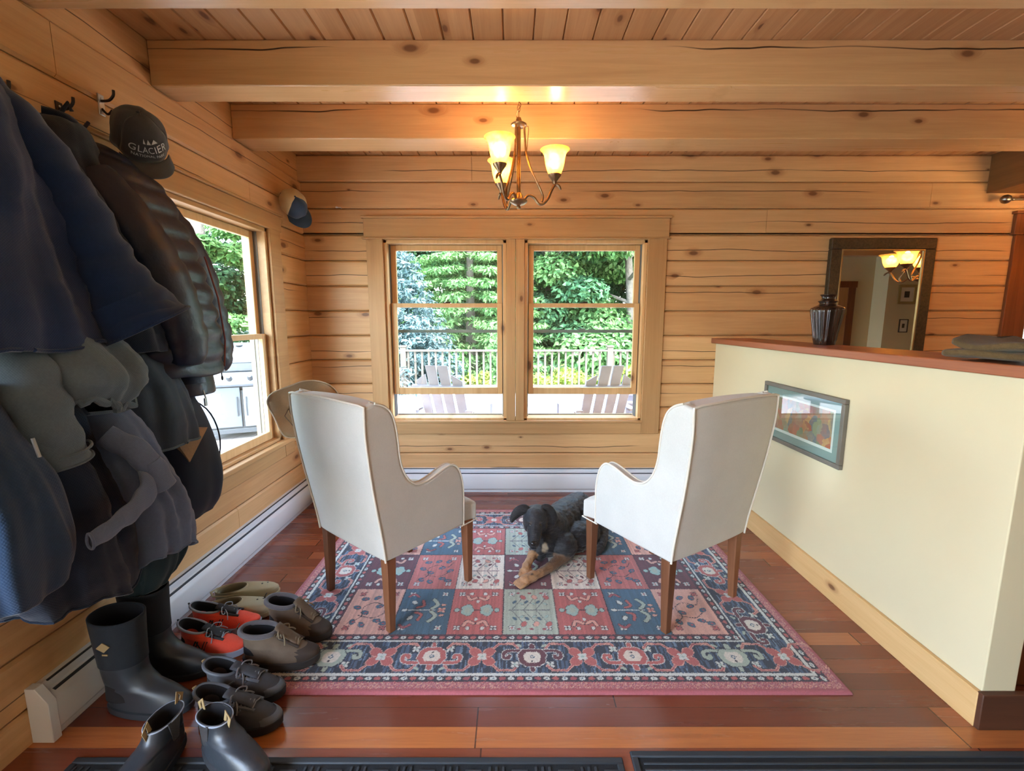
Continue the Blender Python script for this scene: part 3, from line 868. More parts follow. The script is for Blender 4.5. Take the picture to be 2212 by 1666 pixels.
# ================================================================== WING CHAIRS
M_linen = fabric('cream_linen', rgb(204,201,194), 1400, .2, .05, .25, .85, 5)
M_pipe = fabric('cream_piping', rgb(220,212,198), 1400, .1, .03, .2, .85)
M_leg = pine('walnut_leg', 'z', .5, -.1, (142,92,62), (98,60,38), 0, 0, .4, 30.0, across='x')
def wing_chair(label, loc, rz):
    t = thing('wing_chair', label, 'chair', (loc[0], loc[1], RUGZ), rz, 'cream upholstered wing chairs on the rug')
    # side profile in (forward from rear leg s, height z)
    S = spline([(.49,.355),(.489,.45),(.485,.54),(.474,.61),(.452,.67),(.42,.705),(.385,.714),(.33,.703),(.27,.683),(.215,.672),(.165,.682),(.125,.715),(.095,.765),(.076,.83),(.066,.91),(.052,.99),(.03,1.045),(-.005,1.078),(-.05,1.095)], 4)
    back = spline([(-.10,1.085),(-.098,.98),(-.085,.86),(-.065,.72),(-.04,.58),(-.015,.44),(-.005,.358)], 4)
    Wb, Wt = .285, .318     # half width at bottom/top
    def hw(z): return Wb + (Wt-Wb)*max(0, (z-.36)/.72)**1.1
    Y0 = -.28
    th = .05
    for s in (-1, 1):
        poly = [tuple(p) for p in S] + [tuple(p) for p in back]
        m = MB(); m.prism(poly, lambda a, z, s=s: (s*(hw(z)-th), Y0+a, z), lambda a, z, s=s: (s*hw(z), Y0+a, z))
        sp = m.build('side_wing', M_linen, t, bevel=.016, seg=4)
        pts = [(s*(hw(z)-.004), Y0+a+.0, z+.001) for a, z in S]
        MB().tube(pts, .005, 8).tube([(s*(hw(z)-th+.006), Y0+a, z) for a, z in S], .0045, 8).build('piping', M_pipe, sp, smooth=True)
    # backrest slab between and behind wings
    m = MB(); n = len(back); rs = []
    prof_b = back; 
    nx = 12
    rows = []
    for (a, z) in prof_b:
        row = []
        for i in range(nx+1):
            u = -1 + 2*i/nx
            row.append((u*(hw(z)-.0), Y0 + a - .018*(1-u**4)*(.4+.6*min(1, (z-.3))), z + (.012*(1-u*u) if z > 1.07 else 0)))
        rows.append(row)
    front = []
    for (a, z) in prof_b:
        row = []
        for i in range(nx+1):
            u = -1 + 2*i/nx
            tk = .10 + .03*(1-u*u)
            row.append((u*(hw(z)-th-.0), Y0 + a + tk, z + (.004 if z > 1.07 else 0)))
        front.append(row)
    V = [p for r in rows for p in r]; nb = len(V); V += [p for r in front for p in r]
    F = []; w_ = nx+1; nr = len(rows)
    for i in range(nr-1):
        for j in range(nx):
            F.append((i*w_+j, i*w_+j+1, (i+1)*w_+j+1, (i+1)*w_+j)); F.append((nb+i*w_+j, nb+(i+1)*w_+j, nb+(i+1)*w_+j+1, nb+i*w_+j+1))
        F.append((i*w_, (i+1)*w_, nb+(i+1)*w_, nb+i*w_)); F.append((i*w_+nx, nb+i*w_+nx, nb+(i+1)*w_+nx, (i+1)*w_+nx))
    for j in range(nx):
        F.append((j, nb+j, nb+j+1, j+1)); k = (nr-1)*w_
        F.append((k+j, k+j+1, nb+k+j+1, nb+k+j))
    m.add(V, F)
    bk = m.build('backrest', M_linen, t, bevel=.014, seg=4)
    edge = []
    for s in (-1,):
        edge += [(s*(hw(z)-.002), Y0+a-.002, z) for a, z in reversed(back)]
    edge += [(u*(hw(1.09)-.01), Y0-.10-.018*(1-u**4), 1.09+.012*(1-u*u)) for u in [i/10 for i in range(-9, 10)]]
    edge += [((hw(z)-.002), Y0+a-.002, z) for a, z in back]
    MB().tube(edge, .005, 8).build('piping', M_pipe, bk, smooth=True)
    # seat with domed cushion
    m = MB(); n = 14; top = []; V = []; F = []
    def seat_pt(u, v_):
        x = u*.245 if v_ < .78 else u*(.245 + (v_-.78)/.22*.038)
        return x, Y0 + .04 + v_*.555
    for i in range(n+1):
        for j in range(n+1):
            u = -1 + 2*i/n; v_ = j/n
            x, y = seat_pt(u, v_)
            e = (1 - abs(u)**5) * (1 - abs(2*v_-1)**6)
            V.append((x, y, .455 + .045*e**.6))
    base = len(V)
    for i in range(n+1):
        for j in range(n+1):
            u = -1 + 2*i/n; v_ = j/n; x, y = seat_pt(u, v_); V.append((x, y, .352))
    w_ = n+1
    for i in range(n):
        for j in range(n):
            F.append((i*w_+j, (i+1)*w_+j, (i+1)*w_+j+1, i*w_+j+1)); F.append((base+i*w_+j, base+i*w_+j+1, base+(i+1)*w_+j+1, base+(i+1)*w_+j))
    for j in range(n):
        F.append((j, j+1, base+j+1, base+j)); F.append((n*w_+j, base+n*w_+j, base+n*w_+j+1, n*w_+j+1))
        F.append((j*w_, base+j*w_, base+(j+1)*w_, (j+1)*w_)); F.append((j*w_+n, (j+1)*w_+n, base+(j+1)*w_+n, base+j*w_+n))
    m.add(V, F); st = m.build('seat', M_linen, t, bevel=.014, seg=4)
    fx, fy = .283, Y0+.595
    MB().tube([(-fx,fy-.12,.354),(-fx,fy,.354),(fx,fy,.354),(fx,fy-.12,.354)], .004, 6).build('piping', M_pipe, st, smooth=True)
    # legs
    def leg(x, y, dx, dy, ztop):
        m = MB(); rs = []
        for (q, hwid) in ((0, .016), (.5, .021), (1, .025)):
            z = q*ztop; cx = x + dx*(1-q)**1.5; cy = y + dy*(1-q)**1.5
            rs.append([(cx-hwid, cy-hwid, z), (cx+hwid, cy-hwid, z), (cx+hwid, cy+hwid, z), (cx-hwid, cy+hwid, z)])
        m.rings(rs); return m.build('leg', M_leg, t, bevel=.003)
    for s in (-1, 1):
        leg(s*.256, Y0+.026, s*.006, -.006, .36); leg(s*.252, Y0+.545, s*.004, .0, .36)
    return t
RUGZ = .012
wing_chair('cream wing chair at the left of the rug with a sun hat on its back', (-.61, 2.293), radians(-38.5))
wing_chair('cream wing chair at the right of the rug beside the half wall', (.80, 2.278), radians(32))

# ================================================================== RUG (woven pattern painted into the pile)
def rug():
    X0, X1, Y0, Y1 = -1.16, 1.334, 1.57, 3.30
    S = .003; nx = int((X1-X0)/S); ny = int((Y1-Y0)/S)
    xs = X0 + (np.arange(nx)+.5)*S; ys = Y0 + (np.arange(ny)+.5)*S
    C = np.zeros((ny, nx, 3), np.float32)
    c_ = lambda *a: np.array(lin((a[0]/255, a[1]/255, a[2]/255)), np.float32)
    NAVY, BLUE, TEAL = c_(22,38,62), c_(52,84,120), c_(44,96,124)
    CORAL, ROSE, MAROON = c_(190,82,78), c_(172,66,78), c_(102,34,52)
    PEACH, CREAM, SAGE, PALE = c_(222,156,134), c_(222,212,196), c_(168,184,166), c_(200,208,196)
    DARK, LT, MINT = c_(40,34,52), c_(206,212,206), c_(150,186,178)
    rs = np.random.RandomState(4)
    def win(cx, cy, r):
        i0 = max(0, int((cx-r-X0)/S)); i1 = min(nx, int((cx+r-X0)/S)+2); j0 = max(0, int((cy-r-Y0)/S)); j1 = min(ny, int((cy+r-Y0)/S)+2)
        gx, gy = np.meshgrid(xs[i0:i1], ys[j0:j1]); return slice(j0, j1), slice(i0, i1), gx-cx, gy-cy
    def ellp(cx, cy, a, b, col, ang=0, out=None, ow=.003):
        sj, si, gx, gy = win(cx, cy, max(a, b)+ow+.002)
        u = gx*cos(ang)+gy*sin(ang); v = -gx*sin(ang)+gy*cos(ang)
        if out is not None:
            k = (u/(a+ow))**2 + (v/(b+ow))**2 < 1; C[sj, si][k] = out
        k = (u/a)**2 + (v/b)**2 < 1; C[sj, si][k] = col
    def poly(pts, col):
        P = np.array(pts); cx, cy = P.mean(0); r = np.abs(P-[cx, cy]).max()
        sj, si, gx, gy = win(cx, cy, r+.002); gx = gx+cx; gy = gy+cy
        ins = np.zeros(gx.shape, bool); n = len(P)
        for i in range(n):
            (xa, ya), (xb, yb) = P[i], P[(i+1) % n]
            if ya == yb: continue
            k = ((ya > gy) != (yb > gy)) & (gx < (xb-xa)*(gy-ya)/(yb-ya)+xa); ins ^= k
        C[sj, si][ins] = col
    def line(pts, w, col):
        for (a, b) in zip(pts[:-1], pts[1:]):
            a = np.array(a); b = np.array(b); c = (a+b)/2; r = np.linalg.norm(b-a)/2+w+.002
            sj, si, gx, gy = win(c[0], c[1], r); px = gx+c[0]-a[0]; py = gy+c[1]-a[1]; d = b-a; L2 = max(1e-9, (d**2).sum())
            t = np.clip((px*d[0]+py*d[1])/L2, 0, 1); k = np.hypot(px-t*d[0], py-t*d[1]) < w; C[sj, si][k] = col
    def curve(pts, w, col, out=None):
        q = spline(pts, 6)
        if out is not None: line(q, w+.003, out)
        line(q, w, col)
    def flower(cx, cy, r, col, cen, out=DARK, n=4, ang=pi/4):
        for k in range(n):
            a = ang + 2*pi*k/n; ellp(cx+cos(a)*r*.62, cy+sin(a)*r*.62, r*.48, r*.36, col, a, out, .0025)
        ellp(cx, cy, r*.3, r*.3, cen)
    def diamond(cx, cy, a, b, col): poly([(cx-a,cy),(cx,cy-b),(cx+a,cy),(cx,cy+b)], col)
    # ground
    C[:] = ROSE
    def rect(m, col):
        i0 = max(0, int(m/S)); C[i0:ny-i0, i0:nx-i0] = col
    w_x = X1-X0; w_y = Y1-Y0
    def frame(m, col): rect(m, col)
    frame(.055, DARK)
    def beads(m, step=.036):
        # row of small lozenges running all round at inset m
        for (xa, ya, xb, yb, hor) in ((X0+m, Y0+m, X1-m, Y0+m, 1), (X0+m, Y1-m, X1-m, Y1-m, 1), (X0+m, Y0+m, X0+m, Y1-m, 0), (X1-m, Y0+m, X1-m, Y1-m, 0)):
            L = (xb-xa) if hor else (yb-ya); n = int(L/step)
            for i in range(n+1):
                x = xa + (L*i/n if hor else 0); y = ya + (0 if hor else L*i/n)
                col = (LT, ROSE, LT, CORAL)[i % 4]
                a, b = (.0135, .009) if hor else (.009, .0135)
                ellp(x, y, a, b, col)
                if col is LT: ellp(x, y, a*.35, b*.35, TEAL)
    beads(.071)
    frame(.087, LT); frame(.099, NAVY)
    bw = .335
    # streaked navy field
    st = rs.rand(ny, nx)
    band = np.zeros((ny, nx), bool); i0 = int(.099/S); j0 = int((bw-.052)/S)
    band[i0:ny-i0, i0:nx-i0] = True; band[j0:ny-j0, j0:nx-j0] = False
    f = rs.rand(ny//14+2, nx//2+2).repeat(14, 0).repeat(2, 1)[:ny, :nx]
    sh = (np.arange(ny)[:, None]*0 + np.sin(np.arange(ny)/23.)[:, None]*2).astype(int)
    C[band & (f > .62)] = BLUE; C[band & (f > .62) & (f < .68)] = c_(96,128,160)
    # palmettes and vines in the border: work in border-local coordinates (u along, v across outward->inward), map to each side
    vc = (.099 + bw-.052)/2; hv = (bw-.052-.099)/2
    def side(ox, oy, ux, uy, vx, vy, L, seq, off=0):
        def T(u, v): return (ox+ux*u+vx*v, oy+uy*u+vy*v)
        ang = atan2(uy, ux)
        n = len(seq); step = .217 if n == 11 else .235; u0 = L/2 - (n-1)/2*step
        for i in range(n):
            kind = seq[i]; u = u0 + i*step
            if kind == 'P' or kind == 'M' or kind == 'G':
                sg = 1 if kind == 'P' else -1
                col = {'P': CORAL, 'M': MAROON, 'G': SAGE}[kind]
                out = LT if kind != 'G' else NAVY
                body = [(-.045,-.03),(-.05,.012),(-.03,.042),(0,.055),(.03,.042),(.05,.012),(.045,-.03)]
                P_ = [T(u+a, vc+sg*b) for a, b in body]
                for (a, b, w) in ((0, sg*.075, .010), (0, -sg*.066, .012)):
                    line([T(u, vc), T(u+a, vc+b)], w+.003, out); line([T(u, vc), T(u+a, vc+b)], w, col)
                for q in (-1, 1):
                    curve([T(u+q*.03, vc-sg*.030), T(u+q*.085, vc-sg*.036), T(u+q*.118, vc-sg*.026), T(u+q*.122, vc+sg*.004), T(u+q*.102, vc+sg*.008), T(u+q*.098, vc-sg*.006)], .0085, col, out)
                cx, cy = T(u, vc+sg*.002)
                for sc_, cc_ in ((1.10, out), (1.04, col), (.66, CREAM)):
                    poly([T(u+a*sc_*(1.05 if sc_ > 1 else 1), vc+sg*.002+sg*b*sc_) for a, b in [(-.038,-.044),(-.058,-.012),(-.050,.030),(-.026,.052),(.026,.052),(.050,.030),(.058,-.012),(.038,-.044)]], cc_)
                diamond(cx, cy, .013, .013, TEAL); diamond(cx, cy, .007, .007, CREAM)
                d2 = T(u, vc+sg*.026); diamond(d2[0], d2[1], .007, .007, DARK)
                for q in (-1, 1):
                    fl_ = T(u+q*.075, vc+sg*.045); flower(fl_[0], fl_[1], .019, LT, MINT, NAVY, 4)
                    e_ = T(u+q*.055, vc-sg*.066); ellp(e_[0], e_[1], .014, .007, SAGE, ang+q*.6)
            else:
                for q in (-1, 1):
                    for r_ in (-1, 1):
                        pts = [T(u+q*.03, vc+r_*.02), T(u+q*.052, vc+r_*.052), T(u+q*.072, vc+r_*.076), T(u+q*.135, vc+r_*.078), T(u+q*.155, vc+r_*.052)]
                        line(pts, .0065, PEACH); line(pts, .0025, ROSE)
                for q in (-1, 1):
                    for r_ in (-1, 1):
                        a = T(u+q*.03, vc+r_*.026); ellp(a[0], a[1], .028, .022, CORAL, ang+q*r_*.8, PEACH, .003)
                a = T(u, vc); flower(a[0], a[1], .02, LT, MINT, None if False else LT, 4)
    side(X0, Y0, 1, 0, 0, 1, w_x, ['F','G','F','P','F','M','F','P','F','G','F'])
    side(X1, Y1, -1, 0, 0, -1, w_x, ['F','G','F','P','F','M','F','P','F','G','F'])
    side(X1, Y0, 0, 1, -1, 0, w_y, ['M','F','P','F','M'])
    side(X0, Y1, 0, -1, 1, 0, w_y, ['M','F','P','F','M'])
    # inner guard
    def rect2(m, col):
        i = int(m/S); C[i:ny-i, i:nx-i] = col
    rect2(bw-.052, LT); rect2(bw-.042, DARK); 
    beads(bw-.026, .035)
    rect2(bw-.012, MAROON); 
    # field
    fx0, fx1, fy0, fy1 = X0+bw-.007, X1-bw+.007, Y0+.352, Y0+.352+1.04
    fy1 = Y1-bw+.007; fy0 = Y0+bw-.007
    NXT, NYT = 7, 3; tw = (fx1-fx0)/NXT; thh = (fy1-fy0)/NYT
    grid = [['pe','te','co','sa','co','te','pe'], ['ma','cr2','cw','md','cw','cr2','ma'], ['pe','te','co','sa','co','te','pe']]
    bg_ = {'pe': PEACH, 'te': TEAL, 'co': CORAL, 'sa': SAGE, 'ma': MAROON, 'cr2': c_(196,90,80), 'cw': CREAM, 'md': c_(112,40,60)}
    for r in range(NYT):
        for q in range(NXT):
            x0 = fx0+q*tw; y0 = fy0+r*thh; k = grid[r][q]; cx, cy = x0+tw/2, y0+thh/2
            poly([(x0,y0),(x0+tw,y0),(x0+tw,y0+thh),(x0,y0+thh)], bg_[k])
            # abrash: faint weaving streaks
            i0 = int((x0-X0)/S); i1 = int((x0+tw-X0)/S); j0 = int((y0-Y0)/S); j1 = int((y0+thh-Y0)/S)
            s_ = rs.rand(1, (i1-i0)//3+1).repeat(3, 1)[:, :i1-i0]
            C[j0:j1, i0:i1] *= (1 + .35*(s_[..., None]-.5))
            for fxx in (-1, 1):
                for fyy in (-1, 1):
                    colr = {'pe': CORAL}.get(k, LT)
                    flower(cx+fxx*tw*.33, cy+fyy*thh*.37, .017, colr, CORAL if k != 'co' else DARK)
            if k in ('te', 'md'):
                line([(cx-.10, cy), (cx+.05, cy)], .0035, LT)
                for sgy in (-1, 1):
                    curve([(cx+.035, cy+sgy*.012), (cx+.06, cy+sgy*.045), (cx+.035, cy+sgy*.085)], .009, SAGE, DARK)
                    curve([(cx-.04, cy+sgy*.02), (cx-.01, cy+sgy*.035), (cx-.02, cy+sgy*.075)], .007, CORAL, DARK)
                    curve([(cx-.10, cy+sgy*.11), (cx-.075, cy+sgy*.13), (cx-.05, cy+sgy*.11)], .006, ROSE, DARK)
                    ellp(cx-.06, cy+sgy*.06, .011, .018, LT, sgy*.5, DARK); ellp(cx+.09, cy+sgy*.04, .012, .008, PEACH, 0, DARK)
                flower(cx+.085, cy, .022, PEACH, CORAL); ellp(cx-.10, cy, .014, .010, LT, 0, DARK)
            elif k in ('co', 'ma'):
                line([(cx-.1, cy), (cx+.1, cy)], .004, DARK)
                for sgx in (-1, 1):
                    for a in range(5):
                        an = a*2*pi/5; ellp(cx+sgx*.048+cos(an)*.013, cy+sin(an)*.024, .020, .022, MINT, 0, DARK, .002)
                    for a in range(5):
                        an = a*2*pi/5; ellp(cx+sgx*.048+cos(an)*.013, cy+sin(an)*.024, .018, .020, MINT)
                    ellp(cx+sgx*.048, cy, .016, .022, SAGE)
                    ellp(cx+sgx*.10, cy, .012, .014, MINT, 0, DARK)
                    for sgy in (-1, 1):
                        curve([(cx+sgx*.01, cy+sgy*.10), (cx+sgx*.04, cy+sgy*.085), (cx+sgx*.055, cy+sgy*.115)], .008, PEACH, DARK)
                        ellp(cx+sgx*.035, cy+sgy*.135, .009, .012, LT, 0, DARK, .002)
                        ellp(cx, cy+sgy*.07, .008, .011, LT, 0, DARK, .002)
            elif k in ('sa', 'cw'):
                col = c_(96,104,110) if k == 'sa' else c_(110,84,96)
                line([(cx-.10, cy), (cx+.10, cy)], .0035, col)
                for sgx in (-1, 0, 1):
                    for sgy in (-1, 1):
                        curve([(cx+sgx*.06-.03, cy), (cx+sgx*.06, cy+sgy*.05), (cx+sgx*.06+.03, cy+sgy*.105)], .0022, col)
                        ellp(cx+sgx*.06+.03, cy+sgy*.105, .013, .019, CORAL if sgx else PEACH, sgy*.5, col, .002)
                        ellp(cx+sgx*.06-.014, cy+sgy*.065, .014, .007, MAROON if k == 'cw' else TEAL, sgy*.9, col, .0015)
                        ellp(cx+sgx*.06+.022, cy+sgy*.05, .012, .006, MINT, -sgy*.7, col, .0015)
                        ellp(cx+sgx*.06+.005, cy+sgy*.14, .009, .006, ROSE, 0, col, .0015)
                if k == 'cw':
                    q_ = [(cx+cos(a)*.092, cy+sin(a)*.125) for a in np.linspace(0, 2*pi, 30)]; line(q_, .0018, col)
            else:
                for (ax, ay) in ((-.07,-.09),(-.02,-.11),(.045,-.08),(.08,-.1),(-.08,.02),(-.03,-.02),(.03,.03),(.08,.0),(-.06,.09),(0,.1),(.06,.1)):
                    cc = [TEAL, MAROON, MINT, ROSE, LT][int(abs(ax*1000+ay*500)) % 5]
                    ellp(cx+ax, cy+ay, .020, .013, cc, ax*9+ay*7, DARK, .002); ellp(cx+ax+.004, cy+ay, .007, .006, ROSE)
                curve([(cx-.09, cy-.1), (cx-.04, cy-.05), (cx-.05, cy+.02), (cx, cy+.06), (cx+.06, cy+.04), (cx+.09, cy+.09)], .002, DARK)
                curve([(cx-.06, cy-.04), (cx+.02, cy-.06), (cx+.07, cy-.02)], .002, DARK)
            line([(x0, y0), (x0+tw, y0), (x0+tw, y0+thh), (x0, y0+thh), (x0, y0)], .002, DARK)
    # speckled outer pink selvedge
    sp = rs.rand(ny, nx); m_ = int(.04/S); e_ = int(.022/S)
    edge = np.ones((ny, nx), bool); edge[m_+4:ny-m_-4, m_+4:nx-m_-4] = False; inner = np.zeros((ny, nx), bool); inner[e_:ny-e_, e_:nx-e_] = True
    k = edge & inner; C[k & (sp > .55)] = c_(206,128,120); C[k & (sp > .9)] = c_(220,170,130); C[k & (sp < .2)] = c_(160,84,110)
    C *= (1 + .22*(rs.rand(ny, nx, 1)-.5)); 
    # woolly look: tiny colour jitter between neighbours
    J = np.clip(np.arange(ny)[:, None] + rs.randint(-1, 2, (ny, nx)), 0, ny-1); I = np.clip(np.arange(nx)[None] + rs.randint(-1, 2, (ny, nx)), 0, nx-1)
    C = np.where(rs.rand(ny, nx, 1) < .35, C[J, I], C)
    g_ = C.mean(2, keepdims=True); C = g_ + (C-g_)*.80; C = C*.92 + .035  # fades and lifts all rug colours, a painted haze
    # mesh
    gx, gy = np.meshgrid(xs, ys)
    z = np.full((ny, nx), RUGZ, np.float32) + .0012*rs.rand(ny, nx)
    d = np.minimum(np.minimum(gx-X0, X1-gx), np.minimum(gy-Y0, Y1-gy)); z = np.where(d < .010, RUGZ - (.010-d)**2*90, z)
    gx = gx + .0 ; wav = .006*np.sin(gx*7)*0
    V = np.stack([gx, gy, z], -1).reshape(-1, 3)
    me = bpy.data.meshes.new('rug'); nv = nx*ny
    idx = np.arange(nv).reshape(ny, nx); q = np.stack([idx[:-1, :-1], idx[:-1, 1:], idx[1:, 1:], idx[1:, :-1]], -1).reshape(-1, 4)
    ring = list(idx[0, :]) + list(idx[1:, -1]) + list(idx[-1, -2::-1]) + list(idx[-2:0:-1, 0]); R_ = len(ring)
    Vb = V[ring].copy(); Vb[:, 2] = .0005
    Vall = np.concatenate([V, Vb]); rr = np.array(ring); k = np.arange(R_); sq = np.stack([rr, k+nv, (k+1) % R_+nv, rr[(k+1) % R_]], -1)
    Q = np.concatenate([q, sq]).astype(np.int32); nf = len(Q)
    me.vertices.add(len(Vall)); me.vertices.foreach_set('co', Vall.astype(np.float32).ravel())
    me.loops.add(nf*4); me.loops.foreach_set('vertex_index', Q.ravel())
    me.polygons.add(nf); me.polygons.foreach_set('loop_start', np.arange(0, 4*nf, 4, dtype=np.int32)); me.polygons.foreach_set('loop_total', np.full(nf, 4, np.int32))
    me.update()
    a = me.color_attributes.new('Col', 'FLOAT_COLOR', 'POINT')
    cc = C.reshape(-1, 3); cc = np.concatenate([cc, cc[ring]]); a.data.foreach_set('color', np.concatenate([np.clip(cc, 0, 1), np.ones((len(cc), 1), np.float32)], 1).astype(np.float32).ravel())
    me.polygons.foreach_set('use_smooth', [True]*nf)
    m, nt, b = new_mat('wool_rug_pile'); at = N('ShaderNodeVertexColor'); at.layer_name = 'Col'
    lk(at.outputs[0], b.inputs['Base Color']); b.inputs['Roughness'].default_value = .95; b.inputs['Sheen Weight'].default_value = .25; b.inputs['Specular IOR Level'].default_value = .15
    x, y, z_ = pos(); bump(b, noi(vec(x, y, z_), 260, 2), .5, .003)
    me.materials.append(m)
    o = bpy.data.objects.new('area_rug', me); COL.objects.link(o)
    tag(o, 'patterned wool rug of navy border and coloured garden squares under both wing chairs', 'rug')
rug()

# ================================================================== DOOR MATS
M_rub = simple('black_rubber', rgb(44,50,56), .65)
M_rubd = simple('black_mat_pile', rgb(26,30,34), .9, bumps=(300, .5, .003))
def mat(x0, x1, y0, y1, label, style):
    t = thing('door_mat', label, 'mat', ((x0+x1)/2, (y0+y1)/2, 0))
    L, W = (x1-x0)/2, (y1-y0)/2
    MB().box(-L, L, -W, W, .0005, .005).build('mat_base', M_rubd, t)
    f = MB(); e = .022
    f.box(-L, L, W-e, W, .0005, .010).box(-L, L, -W, -W+e, .0005, .010).box(-L, -L+e, -W+e, W-e, .0005, .010).box(L-e, L, -W+e, W-e, .0005, .010)
    f.build('border', M_rub, t, bevel=.004)
    r = MB()
    if style == 'bars':
        n = int(2*L/.075)
        for i in range(n):
            x = -L + .05 + i*.075
            for j in range(int((2*W-.07)/.09)):
                y = W-.045 - j*.09
                if (i+j) % 2: 
                    for k in range(3): r.box(x-.026, x+.026, y-.028-.022*k+.022, y-.02-.022*k+.022, .005, .0095)
                else:
                    for k in range(3): r.box(x-.026+k*.022, x-.018+k*.022, y-.05, y+.012, .005, .0095)
    else:
        for j in range(int((2*W-.06)/.022)):
            y = W-.04-j*.022
            r.box(-L+.035, L-.035, y-.007, y, .005, .0095)
    r.build('tread', M_rub, t, bevel=.001, seg=1)
mat(-1.45, .367, .86, 1.312, 'black rubber door mat with basket tread, left of the two', 'bars')
mat(.398, 2.25, .86, 1.334, 'black ribbed door mat, right of the two', 'ribs')
chandelier('bronze chandelier with three glowing bell shades hanging before the twin window', (.037, 2.65, 2.085), 0, ZC)
c2_ = chandelier('bronze chandelier of five lit shades over the hall, seen in the mirror', (4.12, 2.76, 1.83), .3, ZC, 5, 1.0, LAMP2)
c2_.scale = (1.35, 1.35, 1.0)
# ================================================================== WALL AND SHELF OBJECTS
# framed print on the half wall (faces -x)
M_frame = simple('grey_brown_frame', rgb(112,106,96), .5, var=(12, .1))
M_matb = simple('sage_mat_board', rgb(140,156,152), .85)
M_paper = simple('white_paper_edge', rgb(226,222,216), .85)
def print_mat():
    m, nt, b = new_mat('soft_coloured_painting'); x, y, z = pos()
    v = vor(vec(x*3, y*22 + noi(vec(x, y*14, z*14), 1, 3)*3, z*14), 1, 1.0); c = N('ShaderNodeSeparateColor'); lk(v.outputs['Color'], c.inputs[0])
    g = noi(vec(x, y*12, z*9), 1, 4)
    col = ramp(E(c.outputs[0])*.75 + g*.3, [(.1, rgb(96,108,92)), (.28, rgb(150,150,120)), (.42, rgb(186,96,76)), (.55, rgb(204,160,110)), (.68, rgb(110,120,128)), (.8, rgb(196,120,96)), (.95, rgb(140,160,140))])
    lk(col, b.inputs['Base Color']); b.inputs['Roughness'].default_value = .9; return m
def picture():
    y0, y1, z0, z1 = 2.207, 2.931, .695, 1.058
    t = thing('framed_picture', 'grey framed painting with sage mat hanging on the cream half wall', 'picture', (XH0, (y0+y1)/2, z0))
    W = (y1-y0)/2; Hh = z1-z0; fw = .024
    f = MB(); f.box(-.024, -.001, -W, W, 0, fw).box(-.024, -.001, -W, W, Hh-fw, Hh).box(-.024, -.001, -W, -W+fw, fw, Hh-fw).box(-.024, -.001, W-fw, W, fw, Hh-fw)
    f.build('frame', M_frame, t, bevel=.003)
    MB().box(-.010, -.002, -W+fw, W-fw, fw, Hh-fw).build('mat_board', M_matb, t)
    MB().box(-.0112, -.0105, -W+.075, W-.075, .068, Hh-.068).build('print_margin', M_paper, t)
    MB().box(-.0122, -.0116, -W+.088, W-.088, .085, Hh-.08).build('print', print_mat(), t)
    MB().box(-.017, -.0155, -W+fw-.002, W-fw+.002, fw-.002, Hh-fw+.002).build('glass_pane', M_glass, t)
picture()
# leaning mirror beyond the half wall
M_mfr = simple('crackled_dark_bronze_frame', rgb(74,62,46), .5, metal=.3, bumps=(120, .9, .004), var=(60, .35))
M_gold = simple('antique_gold_bead', rgb(168,142,96), .4, metal=.7)
M_mir = simple('mirror_silver', (.86,.87,.86,1), .0, metal=1)
def mirror():
    x0, x1, z0, z1 = 2.528, 3.36, 1.02, 2.093
    t = thing('wall_mirror', 'rectangular mirror in a crackled dark bronze frame on the log wall', 'mirror', ((x0+x1)/2, YB, z0))
    W = (x1-x0)/2; Hh = z1-z0; fw = .085
    pr = lambda a: [(-.001,), ]
    f = MB(); f.box(-W, W, -.045, -.002, 0, fw).box(-W, W, -.045, -.002, Hh-fw, Hh).box(-W, -W+fw, -.045, -.002, fw, Hh-fw).box(W-fw, W, -.045, -.002, fw, Hh-fw)
    f.build('frame', M_mfr, t, bevel=.008, seg=3)
    g = MB(); e = .012; a = W-fw; b0, b1 = fw, Hh-fw
    g.box(-a, a, -.044, -.03, b0, b0+e).box(-a, a, -.044, -.03, b1-e, b1).box(-a, -a+e, -.044, -.03, b0+e, b1-e).box(a-e, a, -.044, -.03, b0+e, b1-e)
    g.box(-W-.003, W+.003, -.03, -.02, Hh-.002, Hh+.004)
    g.build('inner_bead', M_gold, t, bevel=.003)
    MB().box(-a+e-.002, a-e+.002, -.034, -.028, b0+e-.002, b1-e+.002).build('mirror_glass', M_mir, t)
mirror()
# vase
def vase():
    m, nt, b = new_mat('dark_glazed_pottery'); x, y, z = pos()
    g = noi(vec(x*22, y*22, z*2.2), 1, 4)
    lk(ramp(g, [(.38, rgb(30,20,15)), (.55, rgb(62,38,26)), (.7, rgb(86,66,54))]), b.inputs['Base Color']); b.inputs['Roughness'].default_value = .22; b.inputs['Coat Weight'].default_value = .3
    t = thing('vase', 'dark brown glazed ribbed vase standing on the half wall cap', 'vase', (1.875, 2.72, 1.304))
    pr = spline([(.0005,0),(.048,0),(.056,.01),(.062,.06),(.073,.13),(.082,.185),(.084,.205),(.076,.222),(.05,.236),(.043,.246),(.050,.254),(.052,.258),(.040,.264),(.034,.272),(.036,.285),(.042,.292),(.043,.296),(.036,.296),(.028,.28),(.026,.25)], 4)
    mb = MB(); rs = []; n = 64
    for r, z in pr:
        rib = .05 if .02 < z < .215 else 0
        rs.append([Vector((max(r,.0004)*(1+rib*cos(16*2*pi*k/n))*cos(2*pi*k/n), max(r,.0004)*(1+rib*cos(16*2*pi*k/n))*sin(2*pi*k/n), z)) for k in range(n)])
    mb.rings(rs, False).build('vase_body', m, t, smooth=True, angle=180)
    MB().lathe([(.078,.208),(.083,.212),(.086,.217),(.080,.222)], n=40).build('shoulder_ring', m, t, smooth=True)
vase()
